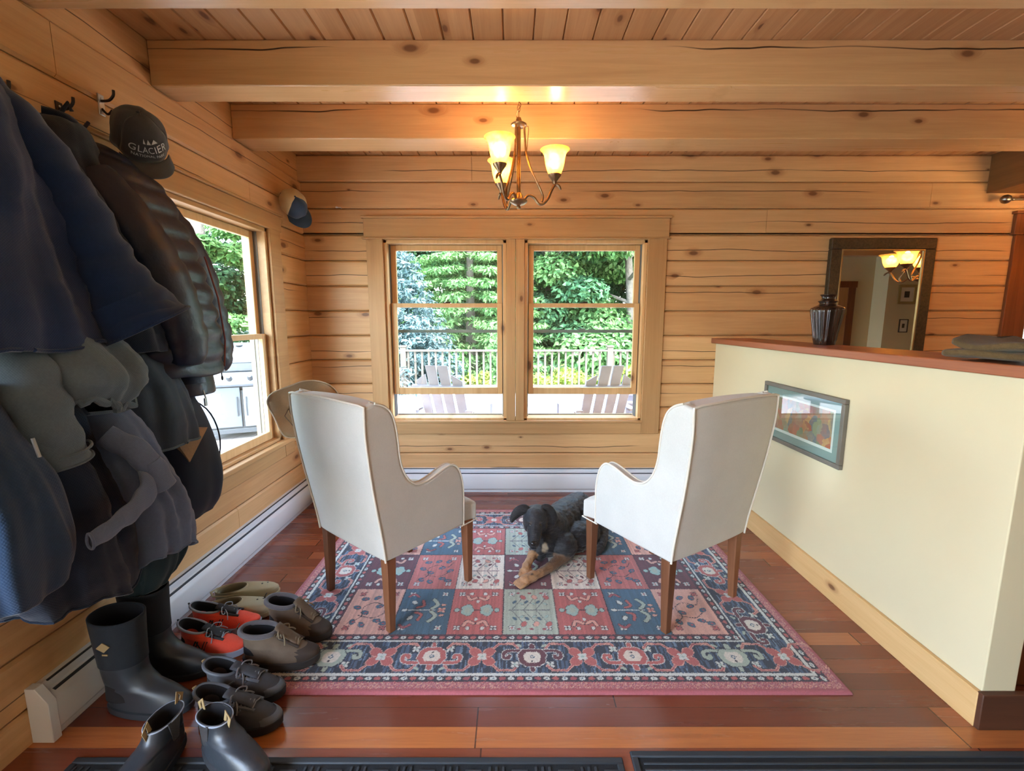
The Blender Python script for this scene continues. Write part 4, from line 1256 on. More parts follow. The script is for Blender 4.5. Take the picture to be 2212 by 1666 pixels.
# folded towel
def towel():
    M = fabric('olive_grey_terry', rgb(96,76,48), 1200, .5, .16, .1, .95, 20)
    M.node_tree.nodes  # keep
    t = thing('folded_towel', 'olive-brown cloth folded in loose layers on the near end of the cap', 'towel', (1.81, 1.585, 1.304), radians(6))
    for li, (zb, th, sx, sy, ph) in enumerate([(.001, .034, .16, .15, 0), (.032, .034, .15, .145, 1.4)]):
        mb = MB(); n = 26; rs = []
        # a folded layer: stadium section, waving along its length
        for i in range(n+1):
            y = -sy + 2*sy*i/n
            prof = []
            m_ = 26
            for k in range(m_):
                a = 2*pi*k/m_; cx = cos(a); cz = sin(a)
                px = sx*(abs(cx)**.35)*(1 if cx > 0 else -1)
                px *= 1 + .05*sin(3*y/sy+ph)
                wave = .006*sin(px*28 + ph + y*9) + .006*sin(y*22+ph*2) + .020*max(0, (y/sy))**2*li
                pz = zb + th/2 + th/2*(abs(cz)**.6)*(1 if cz > 0 else -1) + (wave if zb > .01 else max(0, wave)*.6) + .006
                prof.append(Vector((px, y + .01*sin(px*20+ph), pz)))
            rs.append(prof)
        mb.rings(rs, True).build('towel_layer', M, t, smooth=True, angle=180)
towel()
# little white hook on the back wall
t = thing('wall_hook', 'tiny white hook screwed into the back log wall left of the window', 'hook', (-1.38, YB, 2.33))
MB().ell((0,-.012,0), (.012,.01,.007)).tube([(.01,-.004,0),(.03,-.02,-.002),(.04,-.02,-.012)], .003, 6).build('hook_body', M_white, t, smooth=True)

# potted plants on the floor
M_plant = leaf_mat('houseplant_leaf', (30,72,50), (52,104,66), (96,144,92), .2)
M_pot = simple('dark_green_pot', rgb(38,66,54), .4)
def plant(label, loc, h, nlf, seed, pot_r=.07, pot_h=.11):
    t = thing('potted_plant', label, 'plant', loc)
    MB().lathe([(.0005,0),(pot_r*.75,0),(pot_r,pot_h),(pot_r*1.06,pot_h),(pot_r*1.06,pot_h+.012),(pot_r*.92,pot_h+.012),(pot_r*.9,pot_h-.01),(.0005,pot_h-.01)], n=24).build('pot', M_pot, t, smooth=True)
    rs = random.Random(seed)
    for i in range(nlf):
        a = rs.random()*2*pi; r = rs.uniform(.02,.09); z = pot_h + rs.uniform(.4, 1)*h
        p0 = Vector((0,0,pot_h-.01)); p2 = Vector((cos(a)*r, sin(a)*r, z)); p1 = Vector((cos(a)*r*.2, sin(a)*r*.2, z*.6))
        st = MB(); st.tube([p0, p1, p2], .0018, 5)
        d = Vector((cos(a), sin(a), -.25)).normalized(); s_ = d.cross(Vector((0,0,1))).normalized(); L = rs.uniform(.03,.05)
        up = s_.cross(d)
        V = []; F = []; rows = 5
        for q in range(rows+1):
            u = q/rows; w = L*.42*sin(pi*min(1, u*.95+.05))**.7
            c = p2 + d*L*1.5*u - Vector((0,0,.02))*u*u
            V += [c - s_*w + up*.004, c, c + s_*w + up*.004]
        for q in range(rows):
            F += [(q*3, q*3+1, q*3+4, q*3+3), (q*3+1, q*3+2, q*3+5, q*3+4)]
        st.add(V, F); st.build('leaf', M_plant, t, smooth=True, angle=180, recalc=False)
plant('small green potted plant on the floor behind the right wing chair', (1.30, 3.46, 0), .18, 16, 3)
plant('small green plant in a dark pot by the left corner of the heaters', (-1.43, 3.42, 0), .10, 8, 5, .06, .08)

# pictures in the hall (seen in the mirror)
for (x, z, w, h, fm, lab) in ((7.42, 1.75, .34, .36, M_gold, 'gold framed small picture on the hall wall, seen in the mirror'), (7.42, 1.22, .17, .25, M_mfr, 'thin dark framed small picture on the hall wall, seen in the mirror')):
    t = thing('framed_picture', lab, 'picture', (x, YR+.35, z))
    e = .05 if w > .2 else .015
    MB().box(-w/2, w/2, .001, .02, 0, e).box(-w/2, w/2, .001, .02, h-e, h).box(-w/2, -w/2+e, .001, .02, e, h-e).box(w/2-e, w/2, .001, .02, e, h-e).build('frame', fm, t, bevel=.003)
    MB().box(-w/2+e, w/2-e, .001, .008, e, h-e).build('mat_board', M_paper, t)
    MB().box(-w*.14, w*.14, .008, .010, h*.34, h*.66).build('print', M_mfr, t)
# hall door
dr = MB(); struct(MB().box(5.62, 5.76, YR+.002, YR+.028, 0, 2.08).box(6.56, 6.70, YR+.002, YR+.028, 0, 2.08).box(5.60, 6.72, YR+.002, YR+.034, 2.08, 2.2).build('trim_6', M_stainx, bevel=.003), 'stained casing of the hall door')
d_ = struct(MB().box(5.76, 6.56, YR+.002, YR+.02, 0, 2.08).build('door_1', M_case, bevel=.003), 'pine hall door')
for zz in (.35, 1.35): MB().box(5.88, 6.44, YR+.02, YR+.026, zz-.2, zz+.45).build('door_panel', M_case, d_, bevel=.006)
MB().box(6.52, 6.56, YR+.02, YR+.03, 1.55, 1.65).build('hinge', M_gold, d_)

# ================================================================== HATS
def basis(up, front):
    U = Vector(up).normalized(); F = Vector(front); F = (F - U*F.dot(U)).normalized(); X = F.cross(U)
    return Matrix((X, F, U)).transposed()      # columns: side, front, up
M_capd = fabric('charcoal_cotton_cap', rgb(70,72,76), 1200, .3, .1, .2)
M_capbill = fabric('slate_cap_bill', rgb(84,88,94), 1200, .3, .06, .2)
M_letter = simple('pale_embroidery', rgb(206,212,216), .8)
M_mesh = fabric('beige_cap_cloth', rgb(206,182,136), 900, .5, .08, .2)
M_navycap = fabric('navy_cap_cloth', rgb(52,70,92), 900, .3, .08, .2)
def cap_hat(label, loc, up, front, m_crown, m_front, m_bill, text=False, s=1.0):
    t = thing('baseball_cap', label, 'cap', loc)
    B = basis(up, front)
    def crown_pt(a, e):   # a azimuth from front, e elevation 0..pi/2
        r = Vector((sin(a)*.078*cos(e)**.85, cos(a)*.092*cos(e)**.85, .118*sin(e)**.9 + .004))
        r *= 1 + .02*cos(6*a)*-1*cos(e)
        if cos(a) > .3: r += Vector((0, .010*(cos(a)-.3), 0))*sin(2*e)
        nv = noise.noise_vector(r*22 + Vector(loc)*3)*.006
        return r + nv
    def patch(a0, a1, na, name, mat_, par):
        m = MB(); V = []; F = []; ne = 14
        for i in range(na+1):
            for j in range(ne+1):
                V.append(B @ (crown_pt(a0+(a1-a0)*i/na, (pi/2)*j/ne)*s))
        for i in range(na):
            for j in range(ne):
                F.append((i*(ne+1)+j, (i+1)*(ne+1)+j, (i+1)*(ne+1)+j+1, i*(ne+1)+j+1))
        m.add(V, F); o = m.build(name, mat_, par, smooth=True, angle=180)
        so = o.modifiers.new('s', 'SOLIDIFY'); so.thickness = .002; so.offset = -1
        return o
    fr = patch(-pi/3, pi/3, 16, 'front_panel', m_front, t)
    patch(pi/3, 2*pi-pi/3, 28, 'crown', m_crown, t)
    m = MB(); V = []; F = []; na, nr = 18, 8
    for i in range(na+1):
        a = -radians(62) + radians(124)*i/na
        for j in range(nr+1):
            q = j/nr; L = .068*cos(a*1.15)**.6 if abs(a*1.15) < pi/2 else 0
            p = Vector((sin(a)*(.078+.006*q), cos(a)*(.090) + L*q, .006 - .020*(sin(a)**2)*(.3+q) - .004*q))
            V.append(B @ (p*s))
    for i in range(na):
        for j in range(nr): F.append((i*(nr+1)+j, (i+1)*(nr+1)+j, (i+1)*(nr+1)+j+1, i*(nr+1)+j+1))
    m.add(V, F); bl = m.build('bill', m_bill, t, smooth=True, angle=180); so = bl.modifiers.new('s', 'SOLIDIFY'); so.thickness = .004
    MB().ell(B @ Vector((0, 0, .121*s)), (.007, .007, .005)).build('top_button', m_front, t, smooth=True)
    st = [B @ (Vector((sin(a)*.076, cos(a)*.090, .018 + .012*sin((a-pi)*2)**2))*s) for a in [pi-.5+i*.1 for i in range(11)]]
    MB().tube(st, .006, 6, flat=.4).build('back_strap', m_bill, t, smooth=True)
    if text:
        def put(txt, size, e0, e1, amax):
            cu = bpy.data.curves.new('lettering', 'FONT'); cu.body = txt; cu.size = 1; cu.extrude = .02; cu.align_x = 'CENTER'; cu.space_character = 1.08
            tmp = bpy.data.objects.new('tmp', cu); COL.objects.link(tmp); dg = bpy.context.evaluated_depsgraph_get(); dg.update()
            me = bpy.data.meshes.new_from_object(tmp.evaluated_get(dg)); bpy.data.objects.remove(tmp)
            bm = bmesh.new(); bm.from_mesh(me); bmesh.ops.triangulate(bm, faces=bm.faces); bmesh.ops.subdivide_edges(bm, edges=[e for e in bm.edges if e.calc_length() > .25], cuts=2); 
            xs_ = [v.co.x for v in bm.verts]; wx = max(xs_)
            for v in bm.verts:
                a = -v.co.x/wx*amax; e = e0 + (e1-e0)*v.co.y/.72
                p = crown_pt(a, e); v.co = B @ ((p*(1.012 + .5*v.co.z*.3))*s)
            bm.to_mesh(me); bm.free(); me.materials.append(M_letter)
            o = bpy.data.objects.new('lettering', me); COL.objects.link(o); o.parent = fr
        put('GLACIER', 1, .30, .52, .72)
        put('NATIONAL PARK', 1, .16, .24, .62)
        for (ac, w_) in ((-.06, .10), (-.30, .12), (.16, .06)):
            V = [B @ (crown_pt(ac-w_, .60)*1.02*s), B @ (crown_pt(ac+w_, .60)*1.02*s), B @ (crown_pt(ac, .74)*1.02*s)]
            V += [p + (B @ Vector((0,.002,.001))) for p in V]
            MB().add(V, [(0,1,2),(5,4,3),(0,3,4,1),(1,4,5,2),(2,5,3,0)]).build('mountain_emblem', M_letter, fr)
    return t
cap_hat('charcoal baseball cap with pale lettering hung on the coat hook rail', (-1.545, 2.00, 2.175), (.52,-.64,.57), (.36,-.12,-.92), M_capd, M_capd, M_capbill, True, 1.22)
cap_hat('beige and navy baseball cap hung in the corner beside the left window', (-1.575, 3.40, 2.27), (.50,-.82,.22), (.42,.20,-.88), M_mesh, M_navycap, M_navycap, False, 1.12)

def sun_hat():
    M = fabric('sand_canvas', rgb(186,158,126), 900, .3, .08, .2); Md = fabric('dark_hat_lining', rgb(120,98,80), 900, .3, .1, .1); Mb = fabric('pale_brim_binding', rgb(214,196,170), 900, .2)
    t = thing('sun_hat', 'floppy sand-coloured sun hat hung over the corner of the left wing chair', 'hat', (-1.10, 2.36, .985))
    B = basis((-.50, .84, .12), (.1, 0, 1))
    n = 60; rs = []
    def R(a): return .165 + .012*sin(3*a+.5) + .008*sin(5*a)
    def Zw(a, q): return q*q*(.034*sin(3*a+1) + .018*sin(5*a+2))-.012*q
    prof = []
    for j in range(9):
        q = j/8; prof.append([B @ Vector((cos(a)*(.080+(R(a)-.080)*q), sin(a)*(.080+(R(a)-.080)*q), Zw(a, q))) for a in [2*pi*k/n for k in range(n)]])
    br = MB().rings(prof, False).build('brim', M, t, smooth=True, angle=180); so = br.modifiers.new('s', 'SOLIDIFY'); so.thickness = .003
    MB().tube(prof[-1], .0035, 6, closed=True).build('brim_binding', Mb, br, smooth=True)
    cr = []
    for j in range(8):
        q = j/7; r = .080*(1-.25*q**3) if j < 6 else .080*(.66 if j == 6 else .02); z = .095*min(1, q*1.2)
        cr.append([B @ Vector((cos(a)*r*(1+.03*sin(4*a)), sin(a)*r, z)) for a in [2*pi*k/n for k in range(n)]])
    c = MB().rings(cr, False).build('crown', Md, t, smooth=True, angle=180); so = c.modifiers.new('s', 'SOLIDIFY'); so.thickness = .003
    MB().tube([B @ Vector((.08,.0,.0)), B @ Vector((.10,-.03,-.03)), B @ Vector((.06,-.07,-.10)), B @ Vector((.03,-.05,-.15))], .0025, 6).build('chin_cord', Md, t)
sun_hat()
# ================================================================== FOOTWEAR
def ring_pts(lv, n=40):
    z, yh, yt, w, tilt, b = lv
    out = []
    for k in range(n):
        a = 2*pi*k/n; c, s = cos(a), sin(a); f = (c+1)/2
        y = (yh+yt)/2 + (yt-yh)/2*(abs(c)**.92)*(1 if c > 0 else -1)
        wf = 1 - b*(1 - min(1, max(0, (f-.05)/.6))**.8) if b > 0 else 1
        x = w*wf*s*(abs(s)**-.12 if abs(s) > 1e-3 else 1) + .006*f*(b > 0)
        out.append(Vector((x, y, z + tilt*(1-f)**1.5 - (.35*tilt*f if tilt else 0))))
    return out
def loft_levels(levels, sub=4):
    L = spline(levels, sub); return [ring_pts(tuple(l)) for l in L]
def shoe_base(t, levels, m_upper, m_sole, m_in, sole_h=.024, out=.004, name='upper', toe=None):
    lo = levels[0]
    sr = [ring_pts((.0, lo[1]+.004, lo[2]-.006, lo[3]*.96, 0, lo[5])), ring_pts((.004, lo[1]-out, lo[2]+out*.6, lo[3]+out, 0, lo[5])), ring_pts((sole_h, lo[1]-out, lo[2]+out, lo[3]+out, 0, lo[5])), ring_pts((sole_h+.004, lo[1]+.002, lo[2]-.002, lo[3]-.002, 0, lo[5]))]
    # toe spring
    for r in sr:
        for p in r:
            f = max(0, (p.y - lo[2]*.72)/(lo[2]*.28)); p.z += .010*f*f
    MB().rings(sr, True).build('sole', m_sole, t, smooth=True, angle=50)
    R = loft_levels([(sole_h+.001,)+tuple(levels[0][1:])] + [tuple(l) for l in levels[1:]])
    for r in R[:6]:
        for p in r:
            f = max(0, (p.y - lo[2]*.72)/(lo[2]*.28)); p.z += .008*f*f
    top = R[-1]; c = sum(top, Vector())/len(top)
    inner = []
    for (k, dz) in ((.93, .003), (.84, 0), (.82, -.02)):
        inner.append([Vector((c.x+(p.x-c.x)*k, c.y+(p.y-c.y)*k, p.z+dz)) for p in top])
    zf = sole_h + .012
    inner.append([Vector((c.x+(p.x-c.x)*.86, c.y+(p.y-c.y)*.9, zf + (p.z-zf)*.15)) for p in top])
    u = MB(); u.rings(R + inner[:1], False); o = u.build(name, m_upper, t, smooth=True, angle=180)
    i_ = MB(); i_.rings(inner, False); i_.add(inner[-1], [tuple(range(len(top)))]); i_.build('lining', m_in, t, smooth=True, angle=180)
    return o, R
def laces(t, m, y0, y1, z0, z1, w, n=6, bow=True, r=.0022, bulge=.006):
    mb = MB()
    for i in range(n):
        f = i/(n-1); y = y0+(y1-y0)*f; z = z0+(z1-z0)*f
        yb = y0+(y1-y0)*(i+1)/(n-1); zb = z0+(z1-z0)*(i+1)/(n-1)
        mb.tube([(-w, y, z-.004), (0, (y+yb)/2 if i % 2 else y, (z+(zb if i % 2 else z))/2+bulge), (w, yb if i % 2 else y, (zb if i % 2 else z)-.004)], r, 6)
        mb.tube([(w, y, z-.004), (0, (y+yb)/2, (z+zb)/2+bulge+.002), (-w, yb, zb-.004)], r, 6)
    if bow:
        for s in (-1, 1):
            mb.tube([tuple(p) for p in spline([(0, y1, z1+.008), (s*.02, y1+.004, z1+.018), (s*.045, y1+.016, z1+.004), (s*.03, y1+.02, z1-.004), (0, y1, z1+.006)], 4)], r, 6)
            mb.tube([tuple(p) for p in spline([(0, y1, z1+.008), (s*.03, y1+.03, z1-.002), (s*.05, y1+.04, z1-.025)], 4)], r, 6)
    return mb.build('laces', m, t, smooth=True)
def eyelet_strip(t, m, y0, y1, z0, z1, w):
    mb = MB()
    for s in (-1, 1):
        mb.tube([(s*w, y0, z0-.002), (s*w*1.03, (y0+y1)/2, (z0+z1)/2-.001), (s*w, y1, z1-.002)], .006, 8, flat=1)
    return mb.build('eyelet_strip', m, t, smooth=True)
def tongue(t, m, y0, y1, z0, z1, w):
    V = []; F = []; n = 8
    for i in range(n+1):
        f = i/n; y = y0+(y1-y0)*f; z = z0+(z1-z0)*f + .003
        for u in (-1, -.5, 0, .5, 1): V.append((u*w*(1-.1*f), y, z + .004*(1-u*u)))
    for i in range(n):
        for j in range(4): F.append((i*5+j, i*5+j+1, (i+1)*5+j+1, (i+1)*5+j))
    o = MB().add(V, F).build('tongue', m, t, smooth=True, angle=180); so = o.modifiers.new('s', 'SOLIDIFY'); so.thickness = .006
    return o

M_rubb = simple('black_wellington_rubber', rgb(42,48,54), .42, var=(8, .1))
M_neo = fabric('black_neoprene_shaft', rgb(30,36,42), 900, .2, .08, .1, .8)
M_lin = simple('dark_lining', rgb(24,24,28), .95)
M_tan = simple('tan_label', rgb(150,128,88), .7)
def rubber_boot(label, loc, rz):
    t = thing('rubber_boot', label, 'boot', loc, rz)
    lv = [(.0,0,.315,.052,0,.22),(.05,0,.312,.051,0,.2),(.085,.002,.27,.048,0,.1),(.12,.002,.19,.05,0,0),(.16,0,.155,.054,0,0),(.20,-.002,.150,.057,0,0)]
    foot, R = shoe_base(t, lv + [(.215,-.004,.150,.058,0,0)], M_rubb, M_rubb, M_lin, .026, .006, 'foot')
    sh = [(.205,-.006,.152,.060,0,0),(.26,-.010,.152,.063,0,0),(.32,-.014,.154,.067,0,0),(.385,-.018,.157,.071,.010,0)]
    Rr = loft_levels(sh); top = Rr[-1]; c = sum(top, Vector())/len(top)
    inn = [[Vector((c.x+(p.x-c.x)*k, c.y+(p.y-c.y)*k, p.z-dz)) for p in top] for k, dz in ((.95, -.002), (.90, .004), (.86, .16))]
    MB().rings(Rr + inn[:2], False).build('shaft', M_neo, t, smooth=True, angle=180)
    i_ = MB(); i_.rings(inn[1:], False); i_.add(inn[-1], [tuple(range(len(top)))]); i_.build('lining', M_lin, t, smooth=True)
    MB().tube([(0,-.010,.345),(0,-.028,.36),(0,-.030,.385),(0,-.014,.395)], .006, 6, flat=.3).build('pull_loop', M_tan, t)
    # small badge on the outer side: kite shaped
    MB().prism([(.045,.30),(.070,.322),(.095,.305),(.072,.284)], lambda a, b_: (.067, a, b_), lambda a, b_: (.0695, a, b_)).prism([(.062,.276),(.082,.276),(.082,.270),(.062,.270)], lambda a, b_: (.065, a, b_), lambda a, b_: (.0675, a, b_)).build('badge', M_tan, t)
    return t
FZ = 0.0005
rubber_boot('tall black rubber boot nearest the camera, beside the heater end', (-1.515, 1.515, FZ), radians(-91))
rubber_boot('tall black rubber boot standing behind its nearer twin', (-1.555, 1.675, FZ), radians(-86))

# sneakers
M_or = fabric('orange_mesh', rgb(236,84,62), 900, .3, .06, .2, .7)
M_ors = simple('dark_grey_sole', rgb(62,66,74), .7); M_orw = simple('pale_blue_midsole', rgb(150,160,176), .6)
M_blk = simple('black_trim', rgb(36,38,44), .7)
def sneaker(label, loc, rz):
    t = thing('running_shoe', label, 'shoe', loc, rz)
    lv = [(.0,0,.300,.050,0,.25),(.045,0,.297,.049,0,.22),(.065,.002,.262,.044,0,.15),(.082,.004,.205,.040,.004,0),(.096,.002,.150,.038,.018,0),(.108,-.004,.125,.037,.026,0)]
    up, R = shoe_base(t, lv, M_or, M_orw, M_lin, .028, .005)
    MB().tube([p + Vector((0,0,.0)) for p in R[-1]], .005, 8, closed=True).build('collar', M_orw, t, smooth=True)
    tongue(t, M_blk, .20, .112, .084, .116, .022)
    eyelet_strip(t, M_blk, .215, .135, .077, .096, .024)
    laces(t, M_orw, .205, .138, .082, .100, .025, 6)
    # letter N on both sides
    for s in (-1, 1):
        mb = MB(); 
        def q(a, z): return (s*(.0475 - (z-.045)*.16), a, z)
        for (p0, p1) in (((.085,.036),(.100,.074)), ((.100,.074),(.128,.038)), ((.128,.038),(.143,.076)), ((.097,.036),(.112,.074)), ((.140,.038),(.155,.076))):
            mb.tube([q(*p0), q(*p1)], .0028, 6)
        mb.build('side_logo', M_blk, t)
    MB().tube([(0,-.004,.118),(0,-.012,.14),(0,-.004,.128)], .004, 6).build('heel_tab', M_blk, t, smooth=True)
    return t
sneaker('bright orange running shoe nearer the rubber boots', (-1.465, 1.825, FZ), radians(-95))
sneaker('bright orange running shoe farther from the camera, by the clogs', (-1.50, 1.945, FZ), radians(-84))

# clogs
M_clog = simple('khaki_foam', rgb(168,158,128), .6, var=(10, .04))
def clog(label, loc, rz):
    t = thing('clog', label, 'shoe', loc, rz)
    lv = [(.0,0,.295,.055,0,.25),(.045,0,.294,.055,0,.22),(.065,.0,.28,.052,0,.2),(.075,.0,.235,.050,0,.15),(.082,.0,.175,.048,.0,.1),(.078,.004,.150,.044,-.012,0)]
    up, R = shoe_base(t, lv, M_clog, M_clog, simple('clog_footbed', rgb(120,112,88), .8), .024, .005)
    hl = MB()
    for (x, y) in ((-.02,.26),(0,.268),(.02,.26),(-.028,.235),(-.01,.24),(.012,.24),(.03,.234),(-.02,.212),(0,.216),(.021,.212)):
        zt = .066 + (.285-y)*.14 - abs(x)*.22 - max(0, (y-.25))*.55
        hl.lathe([(.0001,.004),(.0042,.004),(.0042,-.006),(.0001,-.006)], c=(x, y, zt), n=10)
    hl.build('vent_hole', M_blk, t)
    for s in (-1, 1):
        for y in (.17,.19,.21): MB().ell((s*.049, y, .052), (.003,.0045,.0045), n=8, m=6).build('side_hole', M_blk, t)
    MB().tube([(.046,.15,.07),(.048,.06,.066),(.036,.0,.07),(0,-.018,.074),(-.036,.0,.07),(-.048,.06,.066),(-.046,.15,.07)], .006, 8, flat=.5).build('heel_strap', M_clog, t, smooth=True)
    return t
clog('khaki perforated clog farthest from the camera, by the rug edge', (-1.52, 2.135, FZ), radians(-72))
clog('khaki perforated clog beside the brown hiking boots', (-1.475, 2.02, FZ), radians(-78))

# hiking boots
M_hk = simple('brown_nubuck', rgb(104,88,72), .8, bumps=(90, .4, .003), var=(14, .18)); M_hkd = simple('dark_brown_trim', rgb(62,50,42), .8); M_hks = simple('hiking_sole', rgb(52,48,46), .85); M_hkc = fabric('padded_grey_collar', rgb(92,88,92), 900, .3)
M_lace = fabric('brown_lace', rgb(126,112,90), 900, .2)
def hiker(label, loc, rz):
    t = thing('hiking_boot', label, 'boot', loc, rz)
    lv = [(.0,0,.310,.054,0,.22),(.055,0,.306,.053,0,.2),(.08,.002,.262,.049,0,.1),(.10,.004,.205,.046,0,0),(.125,.004,.160,.045,0,0),(.148,-.004,.142,.047,.008,0)]
    up, R = shoe_base(t, lv, M_hk, M_hks, M_lin, .032, .007)
    MB().tube([p for p in R[-1]], .010, 10, closed=True).build('padded_collar', M_hkc, t, smooth=True)
    rand = [ring_pts((z, .0-o_, .311+o_, .054+o_, 0, .22)) for z, o_ in ((.034, .003), (.050, .002))]
    tc = [p for p in rand[0] if p.y > .22]
    cap = MB(); R2 = []
    for r in R[0:9]:
        R2.append([Vector((p.x*1.03, p.y + .003, p.z+.002)) if p.y > .235 else Vector((p.x*.98, min(p.y, .24), p.z-.004)) for p in r])
    cap.rings(R2, False).build('toe_cap', M_hkd, t, smooth=True, angle=180)
    tongue(t, M_hk, .235, .146, .088, .166, .026)
    eyelet_strip(t, M_hkd, .24, .158, .088, .132, .026)
    laces(t, M_lace, .235, .155, .092, .138, .027, 8, r=.003)
    MB().tube([(0,-.006,.13),(0,-.022,.16),(0,-.010,.18)], .005, 6, flat=.4).build('heel_loop', M_hkd, t)
    return t
hiker('brown leather hiking boot nearer the camera, on the rug corner', (-1.13, 1.725, .015), radians(-88))
hiker('brown leather hiking boot behind its nearer twin, beside the clogs', (-1.13, 1.935, .015), radians(-101))

# trail shoes
M_trl = fabric('speckled_grey_lace', rgb(118,118,122), 900, .2); M_tr = simple('dark_grey_trail_upper', rgb(66,68,74), .75, bumps=(120, .3, .002), var=(20, .2)); M_trt = simple('slate_overlay', rgb(92,98,106), .6); M_tro = simple('orange_brown_outsole', rgb(128,70,46), .7)
def trail(label, loc, rz):
    t = thing('trail_shoe', label, 'shoe', loc, rz)
    lv = [(.0,0,.305,.053,0,.25),(.05,0,.301,.052,0,.22),(.072,.002,.262,.047,0,.15),(.088,.004,.205,.043,.004,0),(.102,.002,.150,.041,.016,0),(.112,-.004,.122,.040,.022,0)]
    up, R = shoe_base(t, lv, M_tr, M_blk, M_lin, .032, .006)
    cap = MB(); R2 = [[Vector((p.x*1.03, p.y+.003, p.z+.0015)) if p.y > .25 else Vector((p.x*.97, min(p.y, .252), p.z-.005)) for p in r] for r in R[0:7]]
    cap.rings(R2, False).build('toe_cap', M_trt, t, smooth=True, angle=180)
    MB().tube([p for p in R[-1]], .006, 8, closed=True).build('collar', M_trt, t, smooth=True)
    tongue(t, M_tr, .215, .108, .088, .124, .024); eyelet_strip(t, M_trt, .225, .135, .082, .100, .026)
    laces(t, M_trl, .215, .135, .088, .106, .027, 7, r=.0028)
    for s in (-1, 1): MB().tube([(s*.052,.05,.045),(s*.05,.10,.07),(s*.044,.14,.094)], .004, 6).tube([(s*.053,.13,.043),(s*.048,.16,.07),(s*.036,.18,.09)], .004, 6).build('overlay', M_trt, t)
    MB().tube([(0,-.004,.118),(0,-.016,.138),(0,-.006,.142)], .005, 6, flat=.4).build('heel_loop', M_tan, t)
    return t
trail('dark grey lace-up trail shoe behind its twin, at the rug corner', (-1.19, 1.585, FZ), radians(-93))
trail('dark grey lace-up trail shoe between its twin and the slip-on boot', (-1.135, 1.455, FZ), radians(-93))

# slip-on boots
M_lea = simple('black_oiled_leather', rgb(44,48,54), .38, bumps=(60, .25, .003), var=(9, .2)); M_gor = fabric('elastic_gore', rgb(28,30,34), 2000, .5)
def slipon(label, loc, rz):
    t = thing('slip_on_boot', label, 'boot', loc, rz)
    lv = [(.0,0,.305,.052,0,.22),(.05,0,.301,.051,0,.2),(.078,.002,.262,.046,0,.1),(.098,.004,.200,.042,0,0),(.118,.006,.145,.040,0,0),(.150,.000,.128,.042,0,0)]
    up, R = shoe_base(t, lv, M_lea, M_blk, M_lin, .026, .004)
    MB().tube([p for p in R[-1]], .0025, 6, closed=True).build('collar_binding', M_orw, t, smooth=True)
    for s in (-1, 1):
        MB().prism([(.045,.152),(.095,.152),(.082,.08),(.06,.08)], lambda a, b_, s=s: (s*.036, a, b_), lambda a, b_, s=s: (s*(.0425), a, b_)).build('elastic_panel', M_gor, t, bevel=.001)
    MB().tube([(0,-.001,.13),(0,-.014,.165),(0,.004,.185),(0,.010,.15)], .008, 6, flat=.25).build('heel_pull', M_tan, t, smooth=True)
    MB().tube([(0,.128,.13),(0,.14,.165),(0,.126,.185),(0,.118,.15)], .008, 6, flat=.25).build('front_pull', M_tan, t, smooth=True)
    return t
slipon('black leather slip-on boot pointing right, nearest the camera', (-1.04, 1.345, .0108), radians(-114))
slipon('black leather slip-on boot pointing at the camera', (-1.14, 1.375, .0108), radians(-183))
